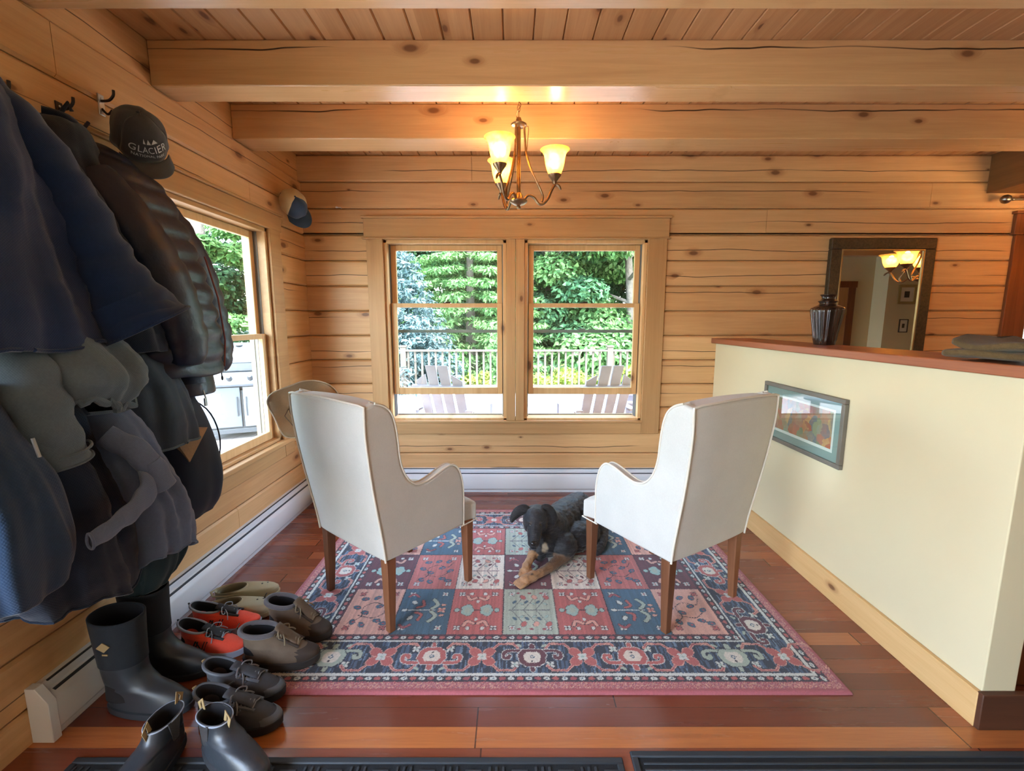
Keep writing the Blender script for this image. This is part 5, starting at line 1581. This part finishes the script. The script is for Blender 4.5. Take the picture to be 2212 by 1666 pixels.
# ================================================================== DOG
def dog():
    m, nt, b = new_mat('dog_fur'); at = N('ShaderNodeVertexColor'); at.layer_name = 'Col'
    x, y, z = pos(); g = noi(vec(x*60, y*60, z*160), 1, 4, .6, .4); g2 = noi(vec(x, y, z), 16, 3)
    lk(mix((g-.52).step(0.0,.25)*.35, at.outputs[0], rgb(92,92,100), 'MIX') if True else at.outputs[0], b.inputs['Base Color'])
    lk(g*.25 + .42, b.inputs['Roughness']); b.inputs['Sheen Weight'].default_value = .15; b.inputs['Sheen Roughness'].default_value = .4; b.inputs['Specular IOR Level'].default_value = .45
    bump(b, g + g2*.8, .7, .006)
    V_ = Vector
    mb = MB()
    def el(c, r, ax=None, roll=0):
        M = V_(ax).to_track_quat('Y', 'Z').to_matrix() if ax is not None else None
        mb.ell(c, r, M, 24, 16)
    # trunk : shoulders -> ribcage -> loin -> haunch (long axis = local Y)
    el((.255,2.635,.150), (.105,.13,.125), (.35,.9,.05))
    el((.335,2.80,.150), (.115,.17,.115), (.38,.9,0))
    el((.425,2.97,.135), (.105,.15,.105), (.4,.9,0))
    el((.47,3.05,.130), (.10,.11,.098), (.4,.9,0))
    el((.46,2.70,.085), (.085,.13,.085), (.6,.7,0))        # rolled side of the belly towards the chair
    el((.30,2.56,.095), (.10,.09,.085), (.7,.5,0))         # chest
    el((.215,2.555,.13), (.075,.08,.105), (.2,.9,-.1))
    el((.165,2.53,.085), (.05,.06,.075))
    el((.295,2.72,.155), (.11,.14,.118), (.35,.9,.02)); el((.385,2.89,.145), (.112,.15,.110), (.4,.9,0)); el((.40,2.66,.095), (.10,.13,.09), (.6,.7,0)); el((.50,2.80,.09), (.09,.14,.09), (.5,.8,0)); el((.235,2.60,.17), (.085,.09,.10), (.3,.9,0)); mb.ell((.52,2.86,.12), (.09,.14,.10))
    # haunch and hind leg folded forward on the right side
    el((.56,2.93,.085), (.075,.13,.085), (.2,.9,0)); mb.capsule([(.60,2.86,.05),(.585,2.74,.04),(.56,2.66,.03)], [.05,.034,.026]); mb.capsule([(.56,2.66,.026),(.52,2.60,.022)], [.026,.022])
    # tail
    mb.capsule([(.52,3.13,.08),(.60,3.22,.05),(.70,3.24,.035)], [.04,.03,.02])
    # neck and skull
    mb.capsule([(.235,2.60,.20),(.195,2.56,.245),(.155,2.53,.28)], [.092,.084,.078])
    el((.137,2.500,.292), (.074,.086,.066), (-.10,-.75,-.35))
    el((.134,2.475,.322), (.052,.055,.040), (-.10,-.75,-.35))
    el((.103,2.472,.262), (.036,.045,.042)); el((.168,2.472,.262), (.036,.045,.042))    # cheeks
    mb.capsule([(.133,2.455,.272),(.126,2.405,.232),(.121,2.375,.205)], [.048,.040,.033])   # muzzle
    el((.120,2.366,.206), (.026,.022,.019))
    mb.capsule([(.133,2.455,.232),(.126,2.400,.190),(.122,2.378,.178)], [.034,.027,.021])   # lower jaw
    for s in (-1, 1): el((.121+s*.017,2.385,.196), (.017,.024,.019))
    el((.108,2.437,.300), (.018,.016,.010)); el((.158,2.437,.300), (.018,.016,.010))        # brows
    # forelegs. far one reaches down and forward, near one lies across to the left
    mb.capsule([(.165,2.555,.11),(.130,2.505,.085),(.103,2.455,.055),(.088,2.425,.043)], [.040,.031,.024,.023])
    mb.capsule([(.086,2.415,.036),(.078,2.390,.032)], [.028,.026])
    mb.capsule([(.330,2.53,.06),(.275,2.475,.042),(.205,2.40,.034),(.135,2.338,.032)], [.046,.035,.027,.024])
    mb.capsule([(.120,2.325,.034),(.072,2.293,.030)], [.030,.029])
    for k in range(4):
        o = (k-1.5)*.0185
        mb.capsule([(.070+o*.55, 2.292-o*.82, .026), (.040+o*.62, 2.268-o*.78, .0195), (.030+o*.6, 2.262-o*.78, .015)], [.0112,.0118,.0095])
        mb.capsule([(.080+o, 2.392, .028), (.074+o, 2.366, .021), (.072+o, 2.358, .016)], [.0108,.0112,.009])
    black = np.array(lin((.10,.10,.118))); grey = np.array(lin((.30,.30,.33))); tan = np.array(lin((.66,.50,.36))); tan2 = np.array(lin((.42,.32,.24))); light = np.array(lin((.62,.56,.48)))
    def seg(p, a, b_):
        a = np.array(a); b_ = np.array(b_); d = b_-a; t = np.clip(((p-a)@d)/(d@d), 0, 1); return np.linalg.norm(p-(a+t[:, None]*d), axis=1)
    def sm(x, a, b_): t = np.clip((x-a)/(b_-a), 0, 1); return t*t*(3-2*t)
    def color(co):
        n = len(co); nz = np.array([noise.noise(Vector(p)*45) for p in co]); nz2 = np.array([noise.noise(Vector((p[0]*30, p[1]*30, p[2]*90))) for p in co])
        c = np.tile(black, (n, 1))*(1+.35*nz2[:, None])
        def put(w, col):
            nonlocal c
            w = np.clip(w, 0, 1)[:, None]; c = c*(1-w) + col*w
        j = nz*.012
        put(1-sm(seg(co, (.19,2.39,.03), (.02,2.25,.02))+j, .034, .050), tan)
        put((1-sm(seg(co, (.31,2.51,.045), (.19,2.39,.03))+j, .040, .056))*.8*(co[:, 2] < .085), tan2)
        put(1-sm(seg(co, (.092,2.43,.045), (.072,2.35,.02))+j, .030, .044), tan)
        put((1-sm(seg(co, (.118,2.48,.075), (.092,2.43,.045))+j, .024, .036)), tan)
        put((1-sm(np.linalg.norm((co-np.array((.192,2.475,.118)))/np.array((.6,1,1.2)), axis=1)+j, .018, .034)), light)
        put((1-sm(np.linalg.norm(co-np.array((.125,2.375,.172)), axis=1)+j, .016, .034))*.55, grey)
        put(sm(co[:, 2], .20, .36)*.12, grey)  # higher fur lightened toward grey as a painted sheen
        for s in (-1, 1): put((1-sm(np.linalg.norm(co-np.array((.133+s*.028,2.42,.300)), axis=1), .006, .013))*.25, tan2)
        return c
    def disp(co, no):
        d = np.array([noise.noise(Vector((p[0]*30, p[1]*30, p[2]*70)))*.0045 + noise.noise(Vector(p)*110)*.0013 for p in co])
        k = np.ones(len(co)); k[(co[:, 1] < 2.47) & (co[:, 2] > .14)] = .3; k[co[:, 2] < .045] = .4
        out = co + no*(d*k)[:, None]; out[:, 2] = np.maximum(out[:, 2], .0005); return out
    t = thing('dog', 'black and tan dog lying on the rug with crossed front paws', 'dog', (0, 0, RUGZ+.0012))
    body = blob(mb, 'body', m, t, .0044, 4, disp, color)
    # ears
    def ear(pts, wds, name='ear', fold=.01):
        V = []; F = []; P = spline(pts, 5); W = spline([(w_,) for w_ in wds], 5)
        for i, (p, w_) in enumerate(zip(P, W)):
            d = Vector(P[min(i+1, len(P)-1)]) - Vector(P[max(i-1, 0)]); d.normalize(); side = d.cross(Vector((.1,-1,.25))).normalized(); nrm = side.cross(d)
            for u in (-1, -.5, 0, .5, 1): V.append(Vector(p) + side*u*float(w_[0]) + nrm*fold*(1-u*u))
        n = len(P)
        for i in range(n-1):
            for j in range(4): F.append((i*5+j, i*5+j+1, (i+1)*5+j+1, (i+1)*5+j))
        e = MB().add(V, F).build(name, m, t, smooth=True, angle=180)
        ca = e.data.color_attributes.new('Col', 'FLOAT_COLOR', 'POINT')
        for q in ca.data: q.color = tuple(black) + (1,)
        s = e.modifiers.new('s', 'SOLIDIFY'); s.thickness = .007; s.offset = 0; ss = e.modifiers.new('b', 'SUBSURF'); ss.levels = 1; ss.render_levels = 2
    ear([(.098,2.505,.335),(.070,2.505,.345),(.035,2.500,.330),(.008,2.492,.300),(-.004,2.488,.272)], [.020,.030,.030,.021,.005])
    ear([(.172,2.520,.340),(.205,2.520,.338),(.228,2.515,.305),(.232,2.505,.265),(.224,2.495,.235)], [.022,.032,.036,.028,.006])
    M_eye = simple('dark_wet_eye', rgb(26,18,14), .06, coat=1); M_nose = simple('wet_black_nose', rgb(22,22,25), .25, bumps=(300, .4, .001)); M_claw = simple('dark_claw', rgb(52,46,42), .5)
    M_collar = simple('pale_eye_glint', rgb(120,120,126), .4)
    for s in (-1, 1):
        MB().ell((.1315+s*.0265, 2.4245, .2845), (.0100,.0095,.0095), n=16, m=12).build('eye', M_eye, t, smooth=True)
    MB().ell((.1185,2.3485,.2135), (.0185,.013,.0135), n=20, m=14).build('nose', M_nose, t, smooth=True)
    MB().tube([(.098,2.372,.186),(.108,2.355,.181),(.119,2.349,.184),(.131,2.354,.181),(.142,2.370,.186)], .0022, 6).build('mouth', M_nose, t, smooth=True)
    for k in range(4):
        o = (k-1.5)*.0185
        MB().tube([(.031+o*.6, 2.262-o*.78, .016), (.022+o*.6, 2.255-o*.78, .007)], [.0038,.001], 6).build('claw', M_claw, t)
        MB().tube([(.072+o, 2.359, .016), (.070+o, 2.347, .008)], [.0038,.001], 6).build('claw', M_claw, t)
dog()
# ================================================================== COATS ON THE LEFT WALL
def cloth(levels, folds=(7, .06), noise_amp=.018, seed=0, n=72, sub=7, expo=2.3, quilt=None, hem=.012, top_cap=True, wave=0.0, wrinkle=0.0):
    """loft: levels (z, cx, cy, rx, ry, twist)"""
    L = spline(levels, sub); rs = []; rnd = random.Random(seed); ph = [rnd.random()*6.28 for _ in range(6)]
    z_top, z_bot = L[0][0], L[-1][0]
    for li, (z, cx, cy, rx, ry, tw) in enumerate(L):
        q = (z_top - z)/(z_top - z_bot + 1e-6); ring = []
        for k in range(n):
            a = 2*pi*k/n; c, s = cos(a+tw*0), sin(a)
            m = (abs(c)**expo + abs(s)**expo)**(-1/expo)
            f = folds[1]*min(1, q*1.8+.05)*(sin(folds[0]*a + ph[0] + q*2.2*tw) * .6 + sin((folds[0]*1.7)//1*a + ph[1] - q*1.7)*.4 + .35*sin((folds[0]*2.6)//1*a + ph[2] + q*3))
            if quilt:
                qq = abs(sin(pi*(z + .006*sin(3*a+ph[3]))/quilt[0])); f += quilt[1]*(qq**.55 - .6)
            p = Vector((cx + rx*m*c*(1+f), cy + ry*m*s*(1+f), z + wave*q*sin(2*a+ph[4]) + wave*.5*q*sin(5*a+ph[5])))
            p += noise.noise_vector(p*6 + Vector((seed*3.1, 0, 0)))*noise_amp
            if wrinkle: p += noise.noise_vector(Vector((p.x*18, p.y*18, p.z*34+seed)))*wrinkle
            if p.x < XL+.022: p.x = XL+.022 + (p.x-XL-.022)*.05
            ring.append(p)
        rs.append(ring)
    mb = MB(); n0 = len(rs)
    last = rs[-1]; c = sum(last, Vector())/n
    rs2 = [[c + (p-c)*.985 + Vector((0,0,-.004)) for p in last], [c + (p-c)*.955 for p in last], [c + (p-c)*.93 + Vector((0,0,.05)) for p in last]]
    mb.rings(rs + rs2, False)
    mb.add(rs2[-1], [tuple(range(n))]); mb.add(rs[0], [tuple(range(n-1, -1, -1))])
    return mb, rs
def sleeve(path, rad, seed=0, n=28, wr=.10, noise_amp=.008, flat=.8, cuff=True, quilt=None):
    P = spline(path, 7); R = spline([(r,) for r in rad], 7); rs = []; up = Vector((1, 0, 0)); L = 0
    for i, p in enumerate(P):
        p = Vector(p); t = Vector(P[min(i+1, len(P)-1)]) - Vector(P[max(i-1, 0)]); t.normalize()
        a = (up - t*up.dot(t)).normalized(); b = t.cross(a); r = float(R[i][0])
        L += (p - Vector(P[max(i-1, 0)])).length
        ring = []
        for k in range(n):
            th = 2*pi*k/n
            f = 1 + wr*.5*noise.noise(Vector((cos(th)*1.2, sin(th)*1.2, L*22 + seed*9))) + wr*.35*sin(L*70+2*sin(th)+seed)
            if quilt: f = 1 + quilt[1]*(abs(sin(pi*L/quilt[0]))**.5-.5)
            q = p + (a*cos(th)*flat + b*sin(th))*r*f + noise.noise_vector(p*9)*noise_amp
            if q.x < XL+.022: q.x = XL+.022
            ring.append(q)
        rs.append(ring)
    last = rs[-1]; c = sum(last, Vector())/n; t = (c - sum(rs[-3], Vector())/n).normalized()
    rs2 = [[c + (q-c)*.95 for q in last], [c + (q-c)*.88 - t*.03 for q in last], [c + (q-c)*.7 - t*.11 for q in last]]
    mb = MB(); mb.rings(rs + rs2, False); mb.add(rs2[-1], [tuple(range(n))]); mb.add(rs[0], [tuple(range(n-1, -1, -1))])
    return mb, rs
def strip(ring, i0, i1, r, name, mat_, par, dz=0.0):
    n = len(ring); pts = [ring[i % n] + Vector((0, 0, dz)) for i in range(i0, i1)]
    return MB().tube(pts, r, 6).build(name, mat_, par, smooth=True)
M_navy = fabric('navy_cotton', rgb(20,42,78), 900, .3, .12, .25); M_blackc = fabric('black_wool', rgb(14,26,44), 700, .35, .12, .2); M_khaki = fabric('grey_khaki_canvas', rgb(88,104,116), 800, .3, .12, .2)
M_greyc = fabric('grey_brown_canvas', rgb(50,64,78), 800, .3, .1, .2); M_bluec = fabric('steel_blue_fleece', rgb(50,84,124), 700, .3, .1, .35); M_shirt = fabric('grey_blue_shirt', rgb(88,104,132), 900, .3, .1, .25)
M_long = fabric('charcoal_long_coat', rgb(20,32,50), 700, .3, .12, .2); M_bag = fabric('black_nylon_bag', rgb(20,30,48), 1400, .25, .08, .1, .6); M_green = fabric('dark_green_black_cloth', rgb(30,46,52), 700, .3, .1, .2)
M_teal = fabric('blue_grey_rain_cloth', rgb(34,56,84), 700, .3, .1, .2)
M_puff = simple('black_quilted_nylon', rgb(16,28,52), .42, bumps=(30, .35, .006), var=(12, .15)); M_zip = simple('silver_zip_pull', rgb(196,200,200), .35, metal=.8); M_red = simple('dull_red_piping', rgb(120,58,50), .7); M_beige = fabric('tan_patch_cloth', rgb(176,146,112), 900, .3)
M_skyc = simple('x', rgb(0,0,0)) if False else None

# --- navy jacket, nearest the camera
t = thing('navy_jacket', 'navy blue jacket hanging nearest the camera, its wide sleeve lit from the side', 'jacket', (0, 0, 0))
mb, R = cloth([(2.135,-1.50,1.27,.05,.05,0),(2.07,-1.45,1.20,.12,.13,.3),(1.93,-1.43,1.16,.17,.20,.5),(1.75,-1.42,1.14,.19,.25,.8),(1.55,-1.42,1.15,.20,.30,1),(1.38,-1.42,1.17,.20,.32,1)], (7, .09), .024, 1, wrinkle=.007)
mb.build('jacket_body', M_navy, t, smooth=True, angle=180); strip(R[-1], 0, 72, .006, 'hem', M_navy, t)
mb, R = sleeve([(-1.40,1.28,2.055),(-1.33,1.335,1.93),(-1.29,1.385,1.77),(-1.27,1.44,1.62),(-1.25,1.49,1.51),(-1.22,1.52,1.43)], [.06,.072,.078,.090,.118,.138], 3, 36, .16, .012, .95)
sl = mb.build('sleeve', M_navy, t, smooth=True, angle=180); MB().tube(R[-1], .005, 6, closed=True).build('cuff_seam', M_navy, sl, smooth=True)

# --- black coat behind it
t = thing('black_coat', 'plain black coat hanging between the navy jacket and the quilted jacket', 'coat', (0, 0, 0))
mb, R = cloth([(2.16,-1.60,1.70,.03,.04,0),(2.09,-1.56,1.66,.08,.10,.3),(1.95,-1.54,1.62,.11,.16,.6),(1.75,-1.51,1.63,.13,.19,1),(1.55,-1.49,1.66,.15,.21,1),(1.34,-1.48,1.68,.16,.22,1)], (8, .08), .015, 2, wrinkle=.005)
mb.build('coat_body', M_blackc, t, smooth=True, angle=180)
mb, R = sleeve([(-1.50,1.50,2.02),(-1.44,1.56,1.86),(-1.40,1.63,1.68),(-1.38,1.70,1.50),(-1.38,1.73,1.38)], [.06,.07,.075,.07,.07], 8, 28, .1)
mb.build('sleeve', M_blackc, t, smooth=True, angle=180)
MB().tube([(-1.60,1.70,2.14),(-1.60,1.73,2.19),(-1.60,1.755,2.225),(-1.595,1.76,2.20)], .007, 8).build('hanging_loop', M_blackc, t, smooth=True)
MB().tube(spline([(-1.565,1.615,2.135),(-1.53,1.66,2.13),(-1.55,1.72,2.12),(-1.59,1.74,2.13)], 5), .022, 10).build('collar', M_blackc, t, smooth=True)

# --- quilted puffer
t = thing('quilted_jacket', 'black quilted puffer jacket hanging in front of the left window', 'jacket', (0, 0, 0))
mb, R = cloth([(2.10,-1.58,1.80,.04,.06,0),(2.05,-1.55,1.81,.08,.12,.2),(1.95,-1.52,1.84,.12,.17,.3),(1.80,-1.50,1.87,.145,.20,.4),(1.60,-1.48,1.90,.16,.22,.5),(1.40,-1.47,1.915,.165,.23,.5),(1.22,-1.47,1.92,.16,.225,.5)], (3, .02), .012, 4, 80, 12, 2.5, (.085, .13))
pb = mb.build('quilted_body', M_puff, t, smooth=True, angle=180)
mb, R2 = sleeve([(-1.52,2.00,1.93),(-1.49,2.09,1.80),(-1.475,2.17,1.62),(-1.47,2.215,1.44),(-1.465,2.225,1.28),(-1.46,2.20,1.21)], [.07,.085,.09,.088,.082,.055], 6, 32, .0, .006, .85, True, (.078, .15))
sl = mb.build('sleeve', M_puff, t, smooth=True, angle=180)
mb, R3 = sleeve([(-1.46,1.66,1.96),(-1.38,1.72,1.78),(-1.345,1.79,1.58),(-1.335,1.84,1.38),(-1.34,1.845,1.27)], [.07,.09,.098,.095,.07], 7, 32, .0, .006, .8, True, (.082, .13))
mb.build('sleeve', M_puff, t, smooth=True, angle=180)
MB().tube([(-1.315,1.99,1.72),(-1.30,2.03,1.55),(-1.31,2.07,1.36),(-1.33,2.08,1.24)], .004, 6).build('zip', M_red, pb, smooth=True)
MB().tube([(-1.345,2.075,1.23),(-1.345,2.078,1.195)], .003, 6).ell((-1.345,2.079,1.185), (.005,.005,.012)).build('zip_pull', M_blk, pb)
MB().tube([(-1.60,1.79,2.11),(-1.605,1.81,2.16),(-1.60,1.83,2.19)], .006, 6).build('hanging_loop', M_puff, t)
mb, R4 = cloth([(1.26,-1.50,2.04,.09,.10,0),(1.19,-1.49,2.04,.10,.12,.2),(1.12,-1.48,2.03,.10,.125,.2)], (4, .03), .008, 9, 60, 6)
mb.build('lower_band', M_puff, t, smooth=True, angle=180)

# --- grey-khaki jacket low, with a gathered waist and a hanging cuffed sleeve
t = thing('khaki_jacket', 'grey-khaki canvas jacket with gathered hem below the navy jacket', 'jacket', (0, 0, 0))
mb, R = cloth([(1.50,-1.45,1.34,.10,.14,0),(1.43,-1.42,1.35,.15,.17,.3),(1.34,-1.39,1.36,.18,.185,.5),(1.26,-1.37,1.37,.185,.18,.7),(1.20,-1.37,1.37,.15,.15,.8)], (7, .09), .02, 11, wave=.02, wrinkle=.006)
mb.build('jacket_body', M_khaki, t, smooth=True, angle=180)
rr = [p + Vector((.006*cos(k), .006*sin(k*1.3), .010*sin(k*1.9))) for k, p in enumerate(R[-1])]
MB().tube(rr, .013, 8, closed=True).build('gathered_hem', M_khaki, t, smooth=True)
mb, R2 = sleeve([(-1.36,1.20,1.42),(-1.30,1.19,1.32),(-1.28,1.205,1.20),(-1.28,1.235,1.10),(-1.28,1.245,1.05)], [.07,.075,.07,.068,.072], 12, 36, .22, .006)
sl = mb.build('sleeve', M_khaki, t, smooth=True, angle=180); MB().tube(R2[-1], .004, 6, closed=True).tube([(p*.75 + q*.25) + Vector((0,0,.03)) for p, q in zip(R2[-1], R2[-2])], .004, 6, closed=True).build('cuff_stitching', M_khaki, sl, smooth=True)

# --- grey brown jacket below the puffer
t = thing('grey_jacket', 'grey-brown canvas jacket hanging below the quilted jacket', 'jacket', (0, 0, 0))
mb, R = cloth([(1.36,-1.50,1.70,.09,.10,0),(1.28,-1.47,1.71,.12,.14,.3),(1.15,-1.45,1.725,.14,.16,.5),(1.04,-1.44,1.735,.15,.165,.7),(.965,-1.44,1.74,.15,.165,.7)], (6, .07), .014, 13, wrinkle=.003)
mb.build('jacket_body', M_greyc, t, smooth=True, angle=180); strip(R[-1], 0, 72, .005, 'hem', M_khaki, t)
mb, R = sleeve([(-1.44,1.83,1.24),(-1.41,1.87,1.15),(-1.40,1.89,1.06)], [.04,.045,.04], 14, 24, .2)
mb.build('sleeve', M_greyc, t, smooth=True, angle=180)

# --- steel blue fleece by the window
t = thing('blue_fleece', 'steel blue fleece hanging closest to the left window', 'jacket', (0, 0, 0))
mb, R = cloth([(1.20,-1.60,2.08,.035,.05,0),(1.13,-1.585,2.10,.05,.07,.3),(1.0,-1.575,2.13,.055,.075,.5),(.85,-1.565,2.16,.06,.085,.7),(.72,-1.56,2.185,.065,.09,.7),(.655,-1.56,2.19,.06,.085,.7)], (7, .08), .008, 15)
mb.build('fleece_body', M_bluec, t, smooth=True, angle=180); MB().tube(R[-1], .006, 6, closed=True).build('hem', M_bluec, t, smooth=True)

# --- black bag with tan triangle
t = thing('black_shoulder_bag', 'black fabric bag with a tan triangular panel, below the grey-brown jacket', 'bag', (0, 0, 0))
mb, R = cloth([(1.17,-1.52,1.90,.06,.10,0),(1.10,-1.49,1.90,.09,.13,.1),(.95,-1.47,1.90,.12,.15,.2),(.80,-1.45,1.895,.13,.155,.3),(.67,-1.45,1.88,.125,.145,.3),(.61,-1.45,1.875,.10,.125,.3)], (4, .03), .01, 17, expo=3)
bg_ = mb.build('bag_body', M_bag, t, smooth=True, angle=180)
MB().add([(-1.362,1.765,.985),(-1.308,1.895,.995),(-1.330,1.80,.87),(-1.400,1.765,.985),(-1.346,1.895,.995),(-1.368,1.80,.87)], [(0,1,2),(5,4,3),(0,3,4,1),(1,4,5,2),(2,5,3,0)]).build('tan_panel', M_beige, bg_)
MB().tube(spline([(-1.50,1.96,1.14),(-1.40,2.03,1.05),(-1.36,2.045,.9),(-1.38,2.02,.72)], 5), .008, 6, flat=.4).build('shoulder_strap', M_bag, t, smooth=True)
MB().tube([(-1.36,1.965,1.145),(-1.355,1.968,1.11)], .0035, 6).box(-1.358,-1.352,1.958,1.972,1.075,1.11).build('zip_pull', M_zip, t)

# --- grey blue shirt draped across
t = thing('grey_shirt', 'grey-blue shirt with a sleeve drooping left across the long coat', 'shirt', (0, 0, 0))
mb, R = cloth([(1.14,-1.40,1.50,.07,.08,0),(1.06,-1.37,1.50,.10,.10,.4),(.94,-1.35,1.52,.12,.11,.8),(.80,-1.33,1.55,.13,.12,1.1),(.68,-1.33,1.575,.13,.12,1.3),(.60,-1.34,1.585,.125,.12,1.4)], (6, .12), .012, 19, wave=.02, wrinkle=.006)
mb.build('shirt_body', M_shirt, t, smooth=True, angle=180); MB().tube(R[-1], .004, 6, closed=True).build('hem', M_shirt, t, smooth=True)
mb, R = sleeve([(-1.30,1.49,1.02),(-1.235,1.47,.95),(-1.20,1.43,.905),(-1.18,1.35,.872),(-1.165,1.26,.858),(-1.16,1.165,.85)], [.045,.050,.044,.036,.030,.024], 21, 28, .22, .006, .34)
sl = mb.build('sleeve', M_shirt, t, smooth=True, angle=180); MB().tube(R[-1], .004, 6, closed=True).build('cuff', M_shirt, sl, smooth=True)
mb, R = sleeve([(-1.30,1.40,1.09),(-1.235,1.44,1.02),(-1.21,1.475,.94),(-1.205,1.49,.88)], [.035,.042,.045,.048], 22, 28, .2, .004, .6)
mb.build('sleeve', M_shirt, t, smooth=True, angle=180)

# --- long dark coats reaching lowest
t = thing('long_coat', 'long charcoal coat hanging lowest, above the rubber boots', 'coat', (0, 0, 0))
mb, R = cloth([(1.32,-1.50,1.22,.10,.20,0),(1.18,-1.46,1.23,.13,.23,.3),(1.0,-1.44,1.25,.15,.235,.6),(.82,-1.42,1.27,.16,.235,.9),(.68,-1.42,1.30,.16,.22,1),(.585,-1.43,1.33,.15,.19,1)], (7, .09), .02, 23, wave=.025, wrinkle=.006)
mb.build('coat_body', M_long, t, smooth=True, angle=180); MB().tube(R[-1], .005, 6, closed=True).build('hem', M_long, t, smooth=True)
t = thing('rain_jacket', 'dark blue-grey rain jacket at the lower left edge of the view', 'jacket', (0, 0, 0))
mb, R = cloth([(1.30,-1.40,1.02,.12,.12,0),(1.12,-1.36,1.03,.15,.14,.3),(1.0,-1.34,1.04,.16,.15,.6),(.88,-1.33,1.05,.16,.15,.8),(.77,-1.33,1.055,.15,.14,.8)], (6, .08), .016, 25, wave=.02)
mb.build('jacket_body', M_teal, t, smooth=True, angle=180); MB().tube([(-1.19,1.09,1.16),(-1.185,1.095,1.11)], .004, 6).build('zip_pull', M_zip, t)
t = thing('green_black_coat', 'dark green-black coat hanging low between the shirt and the heater', 'coat', (0, 0, 0))
mb, R = cloth([(.80,-1.52,1.74,.08,.12,0),(.68,-1.50,1.75,.10,.14,.3),(.56,-1.50,1.76,.11,.145,.5),(.46,-1.50,1.745,.11,.13,.6),(.40,-1.50,1.72,.095,.10,.6)], (6, .10), .014, 27, wave=.02)
mb.build('coat_body', M_green, t, smooth=True, angle=180)

# --- hooks
M_hk2 = simple('dark_iron_hook', rgb(60,56,54), .4, metal=.8)
for (y, z, lab) in ((1.56, 2.155, 'dark metal coat hook nearest the camera'), (1.78, 2.205, 'dark metal coat hook above the quilted jacket'), (1.965, 2.315, 'metal coat hook holding the charcoal cap')):
    t = thing('coat_hook', lab, 'hook', (XL, y, z))
    MB().box(.0005, .005, -.014, .014, -.045, .035).build('backplate', M_hk2 if y < 1.9 else M_zip, t, bevel=.002)
    MB().tube(spline([(.004,0,.01),(.035,0,.012),(.055,0,.03),(.058,0,.05)], 4), .005, 8).tube(spline([(.004,0,-.02),(.025,0,-.04),(.045,0,-.025)], 4), .0045, 8).build('hook_prong', M_hk2, t, smooth=True)
    for dz in (-.03, .02): MB().ell((.006,0,dz), (.002,.004,.004), n=8, m=6).build('screw', M_zip, t)
# ================================================================== CAMERA, LIGHT
cam = bpy.data.cameras.new('camera'); co = bpy.data.objects.new('camera', cam); COL.objects.link(co)
cam.sensor_width = 36; cam.lens = 975/2212*36; cam.clip_start = .02; cam.clip_end = 300
co.location = (0, 0, 1.45); co.rotation_euler = (pi/2 - math.atan(141/975), 0, 0)
scene.camera = co
w = bpy.data.worlds.new('world'); scene.world = w; w.use_nodes = True
nt = w.node_tree; nt.nodes.clear(); E.nt = nt
o_ = N('ShaderNodeOutputWorld'); bg = N('ShaderNodeBackground'); sk = N('ShaderNodeTexSky')
sk.sky_type = 'NISHITA'; sk.sun_disc = False; sk.sun_elevation = radians(55); sk.sun_rotation = radians(150); sk.altitude = 200; sk.air_density = 1.2; sk.dust_density = 2.5
mixc = N('ShaderNodeMix'); mixc.data_type = 'RGBA'; mixc.inputs[0].default_value = .45; lk(sk.outputs[0], mixc.inputs[6]); mixc.inputs[7].default_value = (1.75, 2.0, 2.4, 1)
lk(mixc.outputs[2], bg.inputs[0]); bg.inputs[1].default_value = SKY; lk(bg.outputs[0], o_.inputs[0])
# sun high, from behind and right of the house towards the deck
lamp('sun', 'SUN', (0,0,10), SUN, (1, .96, .9), (radians(24), 0, radians(-22)), angle=radians(1.5))
# daylight entering the openings (sky portals)
def portal(loc, rot, sx, sy):
    ob = lamp('window_portal', 'AREA', loc, 0, (1,1,1), rot, sx, sy); ob.data.cycles.is_portal = True
portal((.0275, YB+.19, 1.35), (radians(-90), 0, 0), 2.1, 1.47)
portal((XL-.19, 2.58, 1.33), (0, radians(-90), 0), 1.5, 1.2)
# glazed door behind the camera at the left, then two added overhead fill lamps
lamp('glazed_door_daylight', 'AREA', (XL-.18, -.45, 1.04), DOOR, (.66, .82, 1.0), (0, radians(-90), 0), 1.75, 2.05)
lamp('overhead_fill', 'AREA', (1.2, -.1, ZC-.03), REAR, (1, .93, .82), (0, 0, 0), .45, .3)
lamp('hall_fill', 'AREA', (5.5, 1.2, ZC-.02), HALL, (1, .86, .66), (0, 0, 0), .5, .5)
vs = scene.view_settings
vs.view_transform = 'Standard'; vs.look = 'None'; vs.gamma = 1; vs.use_curve_mapping = False; vs.exposure = EXPO

# repeats of one kind share a group phrase
groups = {'rubber_boot': 'pair of tall black rubber boots', 'running_shoe': 'pair of orange running shoes', 'clog': 'pair of khaki foam clogs', 'hiking_boot': 'pair of brown hiking boots',
          'trail_shoe': 'pair of dark grey trail shoes', 'slip_on_boot': 'pair of black slip-on boots', 'coat_hook': 'coat hooks on the left log wall', 'door_mat': 'black door mats in the foreground',
          'adirondack_chair': 'grey slatted chairs on the deck', 'flowering_shrub': 'yellow-green shrubs beyond the deck railing', 'broadleaf_tree': 'leafy trees of the wood', 'forest_tree': 'trunks in the wood beyond the left window',
          'spruce_tree': 'blue spruces beyond the deck', 'baseboard_heater': 'white baseboard heaters', 'baseball_cap': 'caps hanging on the log wall', 'chandelier': 'bronze chandeliers', 'potted_plant': 'small potted plants by the heaters'}
for ob in bpy.data.objects:
    if ob.parent is None and ob.get('label') and not ob.get('kind'):
        base = ob.name.split('.')[0]
        if base in groups: ob['group'] = groups[base]
